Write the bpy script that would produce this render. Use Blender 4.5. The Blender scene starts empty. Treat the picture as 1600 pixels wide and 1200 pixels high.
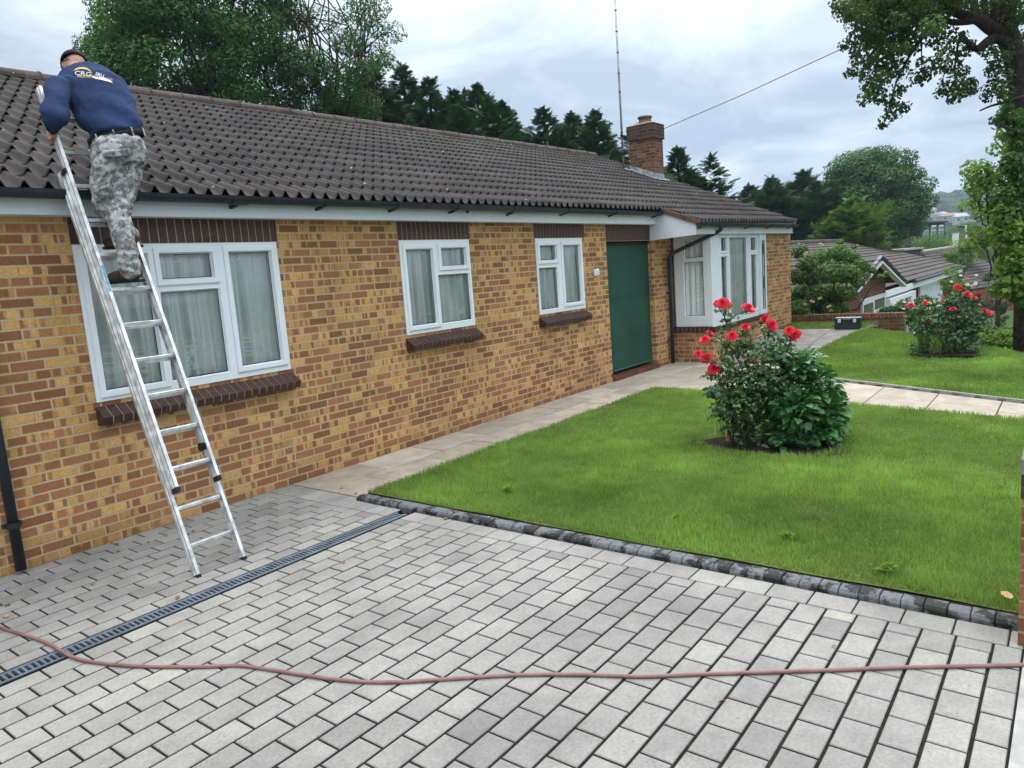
import bpy, bmesh, math, random
import numpy as np
from mathutils import Vector, Matrix
from mathutils.bvhtree import BVHTree
from mathutils import noise as mnoise
random.seed(7); RNG = np.random.default_rng(11)
rad = math.radians
SC = bpy.context.scene
COL = SC.collection

# ------------------------------------------------------------------ camera
YAW, PITCH, ROLL, FPX, CD, CH = 0.6642414597506797, -0.1495408185374042, -0.07322576929962987, 1147.84, 5.99317, 1.86256
def cam_axes():
    cy, sy, cp, sp = math.cos(YAW), math.sin(YAW), math.cos(PITCH), math.sin(PITCH)
    f = np.array([cy*cp, sy*cp, sp]); r = np.array([sy, -cy, 0.0]); u = np.cross(r, f)
    cr, sr = math.cos(ROLL), math.sin(ROLL)
    return cr*r+sr*u, -sr*r+cr*u, f
CR, CU, CF = cam_axes(); CP = np.array([0, -CD, CH])
cam_d = bpy.data.cameras.new('camera'); cam = bpy.data.objects.new('camera', cam_d); COL.objects.link(cam)
cam_d.sensor_width = 36; cam_d.lens = 36*FPX/1600; cam_d.clip_start = .05; cam_d.clip_end = 6000
cam.matrix_world = Matrix(((CR[0], CU[0], -CF[0], CP[0]), (CR[1], CU[1], -CF[1], CP[1]), (CR[2], CU[2], -CF[2], CP[2]), (0, 0, 0, 1)))
SC.camera = cam
def dirpx(x, y): return CF + CR*(x-800)/FPX - CU*(y-600)/FPX
def at(x, y, d): return CP + d*dirpx(x, y)                 # point at real distance d along the view axis
def hit(x, y, n, c):
    dv = dirpx(x, y); n = np.array(n, float); return CP + dv*((c-CP@n)/(dv@n))
def ss(a, b, x): 
    t = min(1, max(0, (x-a)/(b-a))); return t*t*(3-2*t)

# ------------------------------------------------------------------ light
SUN_EL, SUN_AZ = 50, 22          # azimuth of the sun in degrees counter-clockwise from +x
w = bpy.data.worlds.new('World'); SC.world = w; w.use_nodes = True
def world():
    nt = w.node_tree; N = nt.nodes; L = nt.links; N.clear()
    out = N.new('ShaderNodeOutputWorld'); bg = N.new('ShaderNodeBackground'); L.new(bg.outputs[0], out.inputs[0])
    sky = N.new('ShaderNodeTexSky'); sky.sky_type = 'NISHITA'; sky.sun_disc = False
    sky.sun_elevation = rad(SUN_EL); sky.sun_rotation = rad(90-SUN_AZ); sky.air_density = 1.2; sky.dust_density = 2.5
    tc = N.new('ShaderNodeTexCoord'); sep = N.new('ShaderNodeSeparateXYZ'); L.new(tc.outputs['Generated'], sep.inputs[0])
    def m(op, a, b=None, c=None, clamp=False):
        n = N.new('ShaderNodeMath'); n.operation = op; n.use_clamp = clamp
        for i, v in enumerate((a, b, c)):
            if v is None: continue
            if isinstance(v, (int, float)): n.inputs[i].default_value = v
            else: L.new(v, n.inputs[i])
        return n.outputs[0]
    z = m('MAXIMUM', sep.outputs[2], 0.0); zz = m('ADD', z, .22)
    cx = m('DIVIDE', sep.outputs[0], zz); cyv = m('DIVIDE', sep.outputs[1], zz)
    comb = N.new('ShaderNodeCombineXYZ'); L.new(cx, comb.inputs[0]); L.new(cyv, comb.inputs[1])
    def noise(scale, det, rough, off, dist=.0):
        mp = N.new('ShaderNodeMapping'); mp.inputs['Location'].default_value = off; L.new(comb.outputs[0], mp.inputs[0])
        n = N.new('ShaderNodeTexNoise'); n.inputs['Scale'].default_value = scale; n.inputs['Detail'].default_value = det
        n.inputs['Roughness'].default_value = rough; n.inputs['Distortion'].default_value = dist
        L.new(mp.outputs[0], n.inputs['Vector']); return n.outputs[0]
    big = noise(.8, 4, .5, (3.1, 1.7, 0), .4); mid = noise(2.4, 9, .6, (9.3, 4.2, 1), .5)
    v = m('ADD', m('MULTIPLY', big, .55), m('MULTIPLY', mid, .45))
    cr = N.new('ShaderNodeValToRGB'); L.new(v, cr.inputs[0]); e = cr.color_ramp.elements
    e[0].position = .43; e[0].color = (.53, .61, .69, 1); e[1].position = .60; e[1].color = (1.06, 1.07, 1.08, 1)
    e2 = e.new(.48); e2.color = (.67, .73, .79, 1); e3 = e.new(.54); e3.color = (.84, .89, .93, 1)
    # brighter overhead, blue-grey near the horizon
    hz = N.new('ShaderNodeValToRGB'); L.new(z, hz.inputs[0]); h = hz.color_ramp.elements
    h[0].position = .0; h[0].color = (.66, .75, .86, 1); h[1].position = .8; h[1].color = (2.3, 2.3, 2.3, 1)
    h2 = h.new(.12); h2.color = (.57, .65, .745, 1); h3 = h.new(.42); h3.color = (.86, .88, .90, 1)
    mu = N.new('ShaderNodeMixRGB'); mu.blend_type = 'MULTIPLY'; mu.inputs[0].default_value = 1
    L.new(cr.outputs[0], mu.inputs[1]); L.new(hz.outputs[0], mu.inputs[2])
    # the cloud brightens round the hidden sun; a second bright lobe is added
    dt = N.new('ShaderNodeVectorMath'); dt.operation = 'DOT_PRODUCT'; L.new(tc.outputs['Generated'], dt.inputs[0])
    dt.inputs[1].default_value = (math.cos(rad(SUN_AZ))*math.cos(rad(SUN_EL-12)), math.sin(rad(SUN_AZ))*math.cos(rad(SUN_EL-12)), math.sin(rad(SUN_EL-12)))
    d2 = N.new('ShaderNodeVectorMath'); d2.operation = 'DOT_PRODUCT'; L.new(tc.outputs['Generated'], d2.inputs[0]); d2.inputs[1].default_value = (-.28, -.78, .56)  # added sky glow behind the camera, there to light the front wall and curtains
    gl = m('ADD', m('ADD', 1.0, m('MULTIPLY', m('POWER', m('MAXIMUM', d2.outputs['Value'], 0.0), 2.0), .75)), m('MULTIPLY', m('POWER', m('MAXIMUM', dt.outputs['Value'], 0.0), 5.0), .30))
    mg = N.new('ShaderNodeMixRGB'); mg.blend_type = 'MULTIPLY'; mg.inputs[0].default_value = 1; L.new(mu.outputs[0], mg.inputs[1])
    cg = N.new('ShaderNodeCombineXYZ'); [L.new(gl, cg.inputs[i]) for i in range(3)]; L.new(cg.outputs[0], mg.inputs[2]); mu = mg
    sc = N.new('ShaderNodeMixRGB'); sc.blend_type = 'MULTIPLY'; sc.inputs[0].default_value = 1
    L.new(sky.outputs[0], sc.inputs[1]); sc.inputs[2].default_value = (.11, .11, .11, 1)
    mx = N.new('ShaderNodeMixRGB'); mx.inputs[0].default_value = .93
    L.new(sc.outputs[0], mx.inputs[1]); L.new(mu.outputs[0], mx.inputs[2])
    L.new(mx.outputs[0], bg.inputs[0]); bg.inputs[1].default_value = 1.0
world()
sd = bpy.data.lights.new('sun', 'SUN'); sd.energy = 1.5; sd.angle = rad(24); sd.color = (1, .97, .92)
sun = bpy.data.objects.new('sun', sd); COL.objects.link(sun)
sv = Vector((math.cos(rad(SUN_AZ))*math.cos(rad(SUN_EL)), math.sin(rad(SUN_AZ))*math.cos(rad(SUN_EL)), math.sin(rad(SUN_EL))))
sun.rotation_euler = sv.to_track_quat('Z', 'Y').to_euler()
SC.view_settings.view_transform = 'Standard'; SC.view_settings.look = 'None'; SC.view_settings.gamma = 1
SC.view_settings.exposure = 0.35
try: SC.view_settings.use_curve_mapping = False
except Exception: pass
SC.cycles.max_bounces = 8; SC.cycles.transparent_max_bounces = 16

# ------------------------------------------------------------------ mesh helpers
class MB:
    """collects shapes; build() links them as ONE mesh object"""
    def __init__(s): s.v = []; s.f = []; s.m = []; s.mi = 0
    def add(s, vs, fs):
        o = len(s.v); s.v += [tuple(map(float, v)) for v in vs]; s.f += [tuple(i+o for i in f) for f in fs]; s.m += [s.mi]*len(fs); return s
    def box(s, x0, x1, y0, y1, z0, z1):
        return s.add([(x0,y0,z0),(x1,y0,z0),(x1,y1,z0),(x0,y1,z0),(x0,y0,z1),(x1,y0,z1),(x1,y1,z1),(x0,y1,z1)],
                     [(0,3,2,1),(4,5,6,7),(0,1,5,4),(1,2,6,5),(2,3,7,6),(3,0,4,7)])
    def obox(s, c, ax, ay, az):          # centre + half-vectors
        c, ax, ay, az = map(np.array, (c, ax, ay, az)); vs = []
        for k in (-1, 1):
            for i, j in ((-1,-1),(1,-1),(1,1),(-1,1)): vs.append(c+i*ax+j*ay+k*az)
        return s.add(vs, [(0,3,2,1),(4,5,6,7),(0,1,5,4),(1,2,6,5),(2,3,7,6),(3,0,4,7)])
    def bar(s, p, q, w, h, up=(0,0,1)):
        p, q = np.array(p, float), np.array(q, float); d = (q-p); l = np.linalg.norm(d); d = d/l
        a = np.cross(d, up); a = a/np.linalg.norm(a); b = np.cross(a, d)
        return s.obox((p+q)/2, d*l/2, a*w/2, b*h/2)
    def tube(s, pts, r, n=8, cap=True):
        pts = [np.array(p, float) for p in pts]; R = r if hasattr(r, '__len__') else [r]*len(pts); vs = []; fs = []
        d0 = pts[1]-pts[0]; ref = np.array([0,0,1.]) if abs(d0[2]) < .8*np.linalg.norm(d0) else np.array([1.,0,0])
        for i, p in enumerate(pts):
            d = pts[min(i+1, len(pts)-1)]-pts[max(i-1, 0)]; d = d/(np.linalg.norm(d)+1e-9)
            a = np.cross(ref, d); a = a/(np.linalg.norm(a)+1e-9); b = np.cross(d, a); ref = b if abs(b@d) < .5 else ref
            for k in range(n):
                t = 2*math.pi*k/n; vs.append(p+R[i]*(math.cos(t)*a+math.sin(t)*b))
        for i in range(len(pts)-1):
            for k in range(n): fs.append((i*n+k, i*n+(k+1)%n, (i+1)*n+(k+1)%n, (i+1)*n+k))
        if cap: fs += [tuple(range(n))[::-1], tuple(range((len(pts)-1)*n, len(pts)*n))]
        return s.add(vs, fs)
    def prism(s, poly, axis, a, b):      # poly of 2-D points, extruded along axis from a to b
        def P(u, v, t): return {'x': (t,u,v), 'y': (u,t,v), 'z': (u,v,t)}[axis]
        n = len(poly); vs = [P(u,v,a) for u,v in poly]+[P(u,v,b) for u,v in poly]
        return s.add(vs, [tuple(range(n)), tuple(range(n,2*n))[::-1]]+[(i, i+n, (i+1)%n+n, (i+1)%n) for i in range(n)])
    def sheet(s, p): return s.add(p, [tuple(range(len(p)))])
    def build(s, name, mats, parent=None, smooth=False, bevel=0, fix=True, seg=1):
        me = bpy.data.meshes.new(name); me.from_pydata(s.v, [], s.f)
        for m_ in (mats if isinstance(mats, (list, tuple)) else [mats]): me.materials.append(m_)
        me.polygons.foreach_set('material_index', s.m)
        if fix or bevel:
            bm = bmesh.new(); bm.from_mesh(me)
            if bevel:
                bmesh.ops.bevel(bm, geom=[e for e in bm.edges if len(e.link_faces) == 2 and e.calc_face_angle(0) > .6], offset=bevel, segments=seg, affect='EDGES', clamp_overlap=True)
            bmesh.ops.recalc_face_normals(bm, faces=bm.faces[:]); bm.to_mesh(me); bm.free()
        if smooth: me.polygons.foreach_set('use_smooth', [True]*len(me.polygons))
        me.update(); o = bpy.data.objects.new(name, me); COL.objects.link(o)
        if parent: o.parent = parent
        return o
def mesh_np(name, verts, faces, mats, parent=None, attr=None, smooth=False):
    verts = np.asarray(verts, np.float32); faces = np.asarray(faces, np.int32); M, K = faces.shape
    me = bpy.data.meshes.new(name); me.vertices.add(len(verts)); me.vertices.foreach_set('co', verts.ravel())
    me.loops.add(M*K); me.loops.foreach_set('vertex_index', faces.ravel()); me.polygons.add(M)
    me.polygons.foreach_set('loop_start', np.arange(0, M*K, K, dtype=np.int32)); me.polygons.foreach_set('loop_total', np.full(M, K, np.int32))
    if smooth: me.polygons.foreach_set('use_smooth', np.ones(M, bool))
    me.update(calc_edges=True)
    if attr is not None:
        a = me.attributes.new('rnd', 'FLOAT', 'POINT'); a.data.foreach_set('value', np.asarray(attr, np.float32))
    for m_ in (mats if isinstance(mats, (list, tuple)) else [mats]): me.materials.append(m_)
    o = bpy.data.objects.new(name, me); COL.objects.link(o)
    if parent: o.parent = parent
    return o
def tag(o, label=None, cat=None, group=None, kind=None):
    if label: o['label'] = label
    if cat: o['category'] = cat
    if group: o['group'] = group
    if kind: o['kind'] = kind
    return o
def thing(name, label, cat, group=None, loc=(0,0,0)):
    o = bpy.data.objects.new(name, None); COL.objects.link(o); o.location = loc; o.empty_display_size = .2
    return tag(o, label, cat, group)
def kids(o): return [c for c in bpy.data.objects if c.parent == o]
def copy_tree(o, parent=None):
    c = o.copy(); COL.objects.link(c); c.parent = parent
    for k in kids(o): copy_tree(k, c)
    return c
def struct(o): return tag(o, kind='structure')

# ------------------------------------------------------------------ materials
class NT:
    def __init__(s, name, rough=.6, spec=.3, metal=0):
        s.m = bpy.data.materials.new(name); s.m.use_nodes = True; s.t = s.m.node_tree; s.N = s.t.nodes; s.L = s.t.links
        s.b = s.N['Principled BSDF']; s.b.inputs['Roughness'].default_value = rough; s.b.inputs['Metallic'].default_value = metal
        s.b.inputs['Specular IOR Level'].default_value = spec
    def n(s, typ, **k):
        x = s.N.new(typ)
        for a, v in k.items(): setattr(x, a, v)
        return x
    def set(s, sock, v):
        if v is None: return
        if hasattr(v, 'is_output') or isinstance(v, bpy.types.NodeSocket): s.L.new(v, sock)
        else:
            if isinstance(v, (tuple, list)) and len(v) == 3 and sock.type == 'RGBA': v = (*v, 1)
            sock.default_value = v
    def obj(s): return s.n('ShaderNodeTexCoord').outputs['Object']
    def math(s, op, a, b=None, c=None, clamp=False):
        x = s.n('ShaderNodeMath', operation=op, use_clamp=clamp); s.set(x.inputs[0], a); s.set(x.inputs[1], b); s.set(x.inputs[2], c); return x.outputs[0]
    def sep(s, v): x = s.n('ShaderNodeSeparateXYZ'); s.set(x.inputs[0], v); return x.outputs
    def comb(s, a, b, c): x = s.n('ShaderNodeCombineXYZ'); s.set(x.inputs[0], a); s.set(x.inputs[1], b); s.set(x.inputs[2], c); return x.outputs[0]
    def noise(s, scale, detail=3, rough=.5, vec=None, dist=0, col=False):
        x = s.n('ShaderNodeTexNoise'); s.set(x.inputs['Vector'], vec if vec is not None else s.obj()); x.inputs['Scale'].default_value = scale
        x.inputs['Detail'].default_value = detail; x.inputs['Roughness'].default_value = rough; x.inputs['Distortion'].default_value = dist
        return x.outputs[1 if col else 0]
    def white(s, vec): x = s.n('ShaderNodeTexWhiteNoise', noise_dimensions='3D'); s.set(x.inputs['Vector'], vec); return x.outputs[0]
    def ramp(s, f, stops, interp='LINEAR'):
        x = s.n('ShaderNodeValToRGB'); s.set(x.inputs[0], f); cr = x.color_ramp; cr.interpolation = interp
        while len(cr.elements) < len(stops): cr.elements.new(.5)
        for e, (p, c) in zip(cr.elements, stops):
            e.position = p; e.color = (*c, 1) if hasattr(c, '__len__') else (c, c, c, 1)
        return x.outputs[0]
    def mix(s, f, a, b, mode='MIX'):
        x = s.n('ShaderNodeMixRGB', blend_type=mode); s.set(x.inputs[0], f); s.set(x.inputs[1], a); s.set(x.inputs[2], b); return x.outputs[0]
    def attr(s, name='rnd'): return s.n('ShaderNodeAttribute', attribute_name=name).outputs['Fac']
    def bump(s, h, dist=.01, strength=1):
        x = s.n('ShaderNodeBump'); x.inputs['Distance'].default_value = dist; x.inputs['Strength'].default_value = strength
        s.set(x.inputs['Height'], h); s.L.new(x.outputs[0], s.b.inputs['Normal'])
    def col(s, v): s.set(s.b.inputs['Base Color'], v)
def plain(name, c, rough=.6, spec=.3, metal=0, var=.12, scale=8, bump=0):
    t = NT(name, rough, spec, metal); n = t.noise(scale, 4)
    t.col(t.ramp(n, [(.3, tuple(x*(1-var) for x in c)), (.7, tuple(min(1, x*(1+var)) for x in c))]))
    if bump: t.bump(t.noise(scale*6, 4), bump)
    return t.m
def brick_mat(name, buff, brown, mortar, bw=.2252, bh=.075, patch=.5, dirt=0.5, zoff=0.008, soldier=False, browns=.3):
    t = NT(name, .85, .15); X, Y, Z = t.sep(t.obj())[:3]
    u = t.math('ADD', X, Y); v = Z
    if soldier: u, v = v, u
    wob = t.noise(3.1, 2); 
    row = t.math('FLOOR', t.math('DIVIDE', t.math('ADD', v, zoff), bh))
    sh = t.math('MULTIPLY', t.math('MODULO', t.math('ABSOLUTE', row), 2.0), .5)
    uu = t.math('ADD', t.math('DIVIDE', u, bw), sh); colid = t.math('FLOOR', uu)
    fu = t.math('FRACT', t.math('ADD', uu, 100.0)); fv = t.math('FRACT', t.math('ADD', t.math('DIVIDE', t.math('ADD', v, zoff), bh), 100.0))
    ids = t.comb(colid, row, 3.7)
    r1 = t.white(ids); r2 = t.white(t.comb(colid, row, 9.1)); r3 = t.white(t.comb(colid, row, 17.3))
    # mortar mask: ragged edges
    rag = t.math('MULTIPLY', t.math('SUBTRACT', t.noise(70, 3, .6), .5), .012)
    eu = t.math('SUBTRACT', t.math('MULTIPLY', t.math('MINIMUM', fu, t.math('SUBTRACT', 1, fu)), bw), rag)
    ev = t.math('SUBTRACT', t.math('MULTIPLY', t.math('MINIMUM', fv, t.math('SUBTRACT', 1, fv)), bh), rag)
    edge = t.math('MINIMUM', eu, ev)
    mask = t.math('DIVIDE', t.math('SUBTRACT', edge, .0052), .0016, clamp=True)
    # fired patches inside a brick: bands across its length
    bv = t.comb(t.math('ADD', t.math('MULTIPLY', u, 15), t.math('MULTIPLY', r3, 40)), t.math('MULTIPLY', row, 5.3), t.math('MULTIPLY', t.math('ADD', Z, X), 1.2))
    band = t.noise(1.0, 1.2, .4, vec=bv)
    thr = t.math('SUBTRACT', .555, t.math('MULTIPLY', t.math('POWER', r2, 1.6), patch))
    pm = t.math('DIVIDE', t.math('SUBTRACT', t.math('ADD', band, t.math('MULTIPLY', t.math('SUBTRACT', t.noise(28, 3, .6), .5), .10)), thr), .075, clamp=True)
    endfade = t.math('DIVIDE', t.math('SUBTRACT', edge, .006), .008, clamp=True)
    pm = t.math('MULTIPLY', t.math('MULTIPLY', pm, .9), t.math('ADD', t.math('MULTIPLY', endfade, .75), .25))
    bc = t.mix(r1, tuple(x*.74 for x in buff), tuple(min(1, x*1.14) for x in buff))
    bc = t.mix(t.math('MULTIPLY', t.math('GREATER_THAN', r3, .8), .5), bc, (buff[0]*.9, buff[1]*.72, buff[2]*.65))
    dk = t.mix(t.white(t.comb(colid, row, 31)), brown, tuple(min(1, x*1.9) for x in brown))
    full = t.math('MULTIPLY', t.math('GREATER_THAN', t.white(t.comb(colid, row, 53)), 1-browns), .93)
    c = t.mix(t.math('MAXIMUM', pm, full), bc, dk)
    mo1 = t.noise(21, 4, .7); c = t.mix(t.math('MULTIPLY', t.ramp(mo1, [(.50, 0.), (.66, 1.)]), .42), c, dk)
    g = t.noise(55, 5, .7); c = t.mix(.85, c, t.mix(1, c, t.ramp(g, [(.25, .62), (.75, 1.3)]), 'MULTIPLY'))
    mo = t.mix(t.noise(2.2, 4), tuple(x*.8 for x in mortar), mortar)
    c = t.mix(mask, mo, c)
    dn = t.noise(1.1, 4, .6); c = t.mix(1, c, t.ramp(dn, [(.3, 1-.32*dirt), (.62, 1.0)]), 'MULTIPLY')
    damp = t.ramp(t.math('ADD', Z, t.math('MULTIPLY', t.noise(4, 3), .12)), [(.07, .70), (.30, 1.0)])
    c = t.mix(dirt, c, t.mix(1, c, damp, 'MULTIPLY'))
    t.col(c)
    t.bump(t.math('ADD', mask, t.math('MULTIPLY', g, .35)), .006, .8)
    return t.m
M = {}
M['brick'] = brick_mat('buff_brick', (.60, .345, .126), (.20, .082, .040), (.56, .435, .275), browns=.13, patch=.34)
M['brick_red'] = brick_mat('red_brick', (.24, .085, .05), (.11, .04, .03), (.30, .22, .16), patch=.3)
M['brick_low'] = brick_mat('garden_wall_brick', (.27, .13, .065), (.13, .06, .035), (.28, .24, .17), dirt=.8)
M['upvc'] = plain('white_upvc', (.74, .77, .79), .32, .5, var=.03, scale=3)
M['fascia'] = plain('white_fascia', (.66, .70, .72), .4, .4, var=.08, scale=1.6)
M['gutter'] = plain('dark_plastic', (.016, .021, .03), .38, .4, var=.3, scale=6)
M['black'] = plain('black_rubber', (.012, .012, .013), .6, .3)
M['engbrick'] = plain('brown_engineering_brick', (.058, .027, .021), .55, .35, var=.45, scale=22, bump=.002)
M['mortar'] = plain('mortar', (.42, .32, .20), .9, .1, var=.2, scale=30)
M['dark'] = plain('dark_interior', (.03, .03, .03), .8, .1)
M['plaster'] = plain('interior_plaster', (.70, .71, .68), .8, .1)
M['green'] = plain('green_blind', (.006, .056, .035), .42, .4, var=.18, scale=2.2)
M['alu'] = plain('worn_aluminium', (.62, .62, .61), .40, .5, .6, var=.35, scale=14, bump=.001)
M['lead'] = plain('lead_flashing', (.30, .33, .36), .6, .3, var=.4, scale=10)
M['paintwhite'] = plain('white_paint', (.72, .74, .74), .5, .3, var=.08)
def glass_mat(name, tint=(.9, .95, .93)):
    t = NT(name); N, L = t.N, t.L; out = N['Material Output']; N.remove(t.b)
    g = N.new('ShaderNodeBsdfGlossy'); g.inputs[0].default_value = (1, 1, 1, 1); g.inputs['Roughness'].default_value = .01
    tr = N.new('ShaderNodeBsdfTransparent'); tr.inputs[0].default_value = (*tint, 1)
    f = N.new('ShaderNodeFresnel'); f.inputs[0].default_value = 1.62; mx = N.new('ShaderNodeMixShader')
    a = N.new('ShaderNodeMath'); a.operation = 'MULTIPLY_ADD'; L.new(f.outputs[0], a.inputs[0]); a.inputs[1].default_value = 1.0; a.inputs[2].default_value = .0
    L.new(a.outputs[0], mx.inputs[0]); L.new(tr.outputs[0], mx.inputs[1]); L.new(g.outputs[0], mx.inputs[2]); L.new(mx.outputs[0], out.inputs[0])
    return t.m
M['glass'] = glass_mat('window_glass', (.97, 1, .985))
def net_mat():
    t = NT('net_curtain_fabric', .8, .1); X, Y, Z = t.sep(t.obj())[:3]; N, L = t.N, t.L
    h = t.math('ADD', X, Y)
    t.col(t.ramp(t.noise(5, 3), [(.3, (.84, .87, .85)), (.7, (.93, .94, .92))]))
    v = t.n('ShaderNodeTexVoronoi'); v.feature = 'DISTANCE_TO_EDGE'; v.inputs['Scale'].default_value = 19
    L.new(t.comb(h, 0.0, Z), v.inputs['Vector'])
    lace = t.ramp(v.outputs['Distance'], [(.03, 1.0), (.11, .0)])
    band = t.ramp(t.math('ADD', t.math('FRACT', t.math('MULTIPLY', t.math('SUBTRACT', Z, .05), .95)), 0.0), [(.0, 1.), (.30, .8), (.42, .0)])
    fd = t.noise(1.0, 2, .5, vec=t.comb(t.math('MULTIPLY', h, 34.0), 0.0, t.math('MULTIPLY', Z, .35)))
    al = t.math('ADD', t.ramp(fd, [(.36, .66), (.50, .95)]), t.math('MULTIPLY', t.math('MULTIPLY', lace, band), .36))
    tr = N.new('ShaderNodeBsdfTransparent'); tl = N.new('ShaderNodeBsdfTranslucent'); tl.inputs[0].default_value = (.7, .72, .7, 1)
    m1 = N.new('ShaderNodeMixShader'); m1.inputs[0].default_value = .04; L.new(t.b.outputs[0], m1.inputs[1]); L.new(tl.outputs[0], m1.inputs[2])
    m2 = N.new('ShaderNodeMixShader'); L.new(al, m2.inputs[0]); L.new(tr.outputs[0], m2.inputs[1]); L.new(m1.outputs[0], m2.inputs[2])
    L.new(m2.outputs[0], N['Material Output'].inputs[0]); return t.m
M['net'] = net_mat()
def roof_mat(name, base=(.062, .050, .046), lich=.5):
    t = NT(name, .8, .2); n = t.noise(30, 5, .65); big = t.noise(1.3, 4)
    X, Y, Z = t.sep(t.obj())[:3]
    per = t.white(t.comb(t.math('FLOOR', t.math('DIVIDE', X, .3)), t.math('FLOOR', t.math('DIVIDE', t.math('ADD', Y, .28), .3125)), 2.0))
    c = t.ramp(n, [(.25, tuple(x*.6 for x in base)), (.75, tuple(x*1.45 for x in base))])
    c = t.mix(.75, c, t.mix(1, c, t.ramp(per, [(0, .62), (.9, 1.3), (1, 1.7)]), 'MULTIPLY'))
    c = t.mix(t.ramp(big, [(.45, 0.), (.75, .35)]), c, (.10, .075, .062)); c = t.mix(t.ramp(t.noise(2.7, 6, .7), [(.55, 0.), (.72, .45)]), c, (.060, .062, .040))
    v = t.n('ShaderNodeTexVoronoi'); v.inputs['Scale'].default_value = 3.2; t.L.new(t.obj(), v.inputs['Vector'])
    sp = t.math('LESS_THAN', t.math('ADD', v.outputs['Distance'], t.math('MULTIPLY', t.noise(40, 3), .10)), .125*lich)
    v2 = t.n('ShaderNodeTexVoronoi'); v2.inputs['Scale'].default_value = 11; t.L.new(t.obj(), v2.inputs['Vector'])
    sp2 = t.math('LESS_THAN', t.math('ADD', v2.outputs['Distance'], t.math('MULTIPLY', t.noise(60, 3), .14)), .14*lich)
    c = t.mix(t.math('MULTIPLY', t.math('MAXIMUM', sp, sp2), .75), c, (.52, .52, .47)); t.col(c)
    t.bump(n, .004, .6); return t.m
M['tile'] = roof_mat('concrete_tile', (.042, .036, .035), .7); M['ridge'] = roof_mat('ridge_tile', (.062, .046, .040), 1.0)
M['farroof'] = roof_mat('neighbour_tile', (.072, .058, .053), .3)
def paver_mat():
    t = NT('grey_paver', .75, .25); r = t.attr(); n = t.noise(60, 5, .7); b = t.noise(1.1, 4, .6); mid = t.noise(9, 4, .6)
    c = t.ramp(r, [(0, (.205, .196, .181)), (.35, (.262, .250, .231)), (.8, (.306, .293, .270)), (1, (.345, .325, .284))])
    c = t.mix(1, c, t.ramp(n, [(.3, .78), (.7, 1.15)]), 'MULTIPLY'); c = t.mix(1, c, t.ramp(mid, [(.3, .88), (.7, 1.08)]), 'MULTIPLY')
    c = t.mix(1, c, t.ramp(b, [(.32, .72), (.6, 1.03)]), 'MULTIPLY')
    v = t.n('ShaderNodeTexVoronoi'); v.inputs['Scale'].default_value = 26; t.L.new(t.obj(), v.inputs['Vector'])
    c = t.mix(t.math('MULTIPLY', t.math('LESS_THAN', v.outputs['Distance'], .09), .65), c, (.07, .068, .06))
    t.col(c); t.bump(n, .003, .6); return t.m
M['paver'] = paver_mat()
def flag_mat():
    t = NT('concrete_flag', .88, .15); r = t.attr(); n = t.noise(50, 5, .7); mid = t.noise(4, 5, .65)
    c = t.ramp(r, [(0, (.33, .27, .21)), (1, (.50, .43, .35))])
    c = t.mix(1, c, t.ramp(n, [(.3, .8), (.7, 1.12)]), 'MULTIPLY'); c = t.mix(1, c, t.ramp(mid, [(.28, .68), (.62, 1.05)]), 'MULTIPLY')
    t.col(c); t.bump(n, .004, .6); return t.m
M['flag'] = flag_mat()
M['flag_old'] = plain('old_grey_flag', (.235, .215, .195), .9, .15, var=.25, scale=5, bump=.003)
M['joint'] = plain('joint_sand', (.016, .015, .012), .95, .1, var=.4, scale=20)
def soil(): 
    t = NT('soil', .95, .1); n = t.noise(35, 6, .7); t.col(t.ramp(n, [(.3, (.010, .008, .006)), (.7, (.04, .03, .022))])); t.bump(n, .03); return t.m
M['soil'] = soil()
def lawn_mat():
    t = NT('lawn_turf', .95, .05); n = t.noise(2.2, 4); f = t.noise(60, 4, .7)
    c = t.ramp(n, [(.3, (.07, .125, .022)), (.7, (.15, .19, .05))]); t.col(t.mix(1, c, t.ramp(f, [(.3, .6), (.7, 1.25)]), 'MULTIPLY')); t.bump(f, .02); return t.m
M['turf'] = lawn_mat()
def leaf_mat(name, dark, light, trans=.35, rough=.5, spec=.3, extra=None):
    t = NT(name, rough, spec); N, L = t.N, t.L; r = t.attr()
    stops = [(0, dark), (.85, light)]
    if extra: stops.append((1, extra))
    c = t.ramp(r, stops); c = t.mix(1, c, t.ramp(t.noise(.9, 3), [(.3, .72), (.7, 1.25)]), 'MULTIPLY'); t.col(c)
    tl = N.new('ShaderNodeBsdfTranslucent'); L.new(t.mix(1, c, (1.1, 1.35, .6), 'MULTIPLY'), tl.inputs[0])
    mx = N.new('ShaderNodeMixShader'); mx.inputs[0].default_value = trans
    L.new(t.b.outputs[0], mx.inputs[1]); L.new(tl.outputs[0], mx.inputs[2]); L.new(mx.outputs[0], N['Material Output'].inputs[0]); return t.m
M['grass'] = leaf_mat('grass_blade', (.10, .182, .034), (.28, .395, .10), .4, .6, .15, (.30, .29, .12))
M['ash'] = leaf_mat('ash_leaf', (.028, .075, .018), (.085, .185, .038), .3)
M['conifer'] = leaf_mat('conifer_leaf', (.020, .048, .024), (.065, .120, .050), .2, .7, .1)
M['conifer_light'] = leaf_mat('light_conifer_leaf', (.06, .11, .025), (.17, .27, .05), .25, .7, .1)
M['maple'] = leaf_mat('street_tree_leaf', (.028, .055, .015), (.085, .135, .030), .4)
M['lime'] = leaf_mat('bright_leaf', (.08, .15, .022), (.24, .34, .06), .5)
M['shrub'] = leaf_mat('shrub_leaf', (.035, .085, .020), (.13, .23, .05), .4)
M['rose_leaf'] = leaf_mat('rose_leaf', (.040, .090, .040), (.15, .25, .10), .25, .38, .5, (.13, .17, .05))
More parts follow.
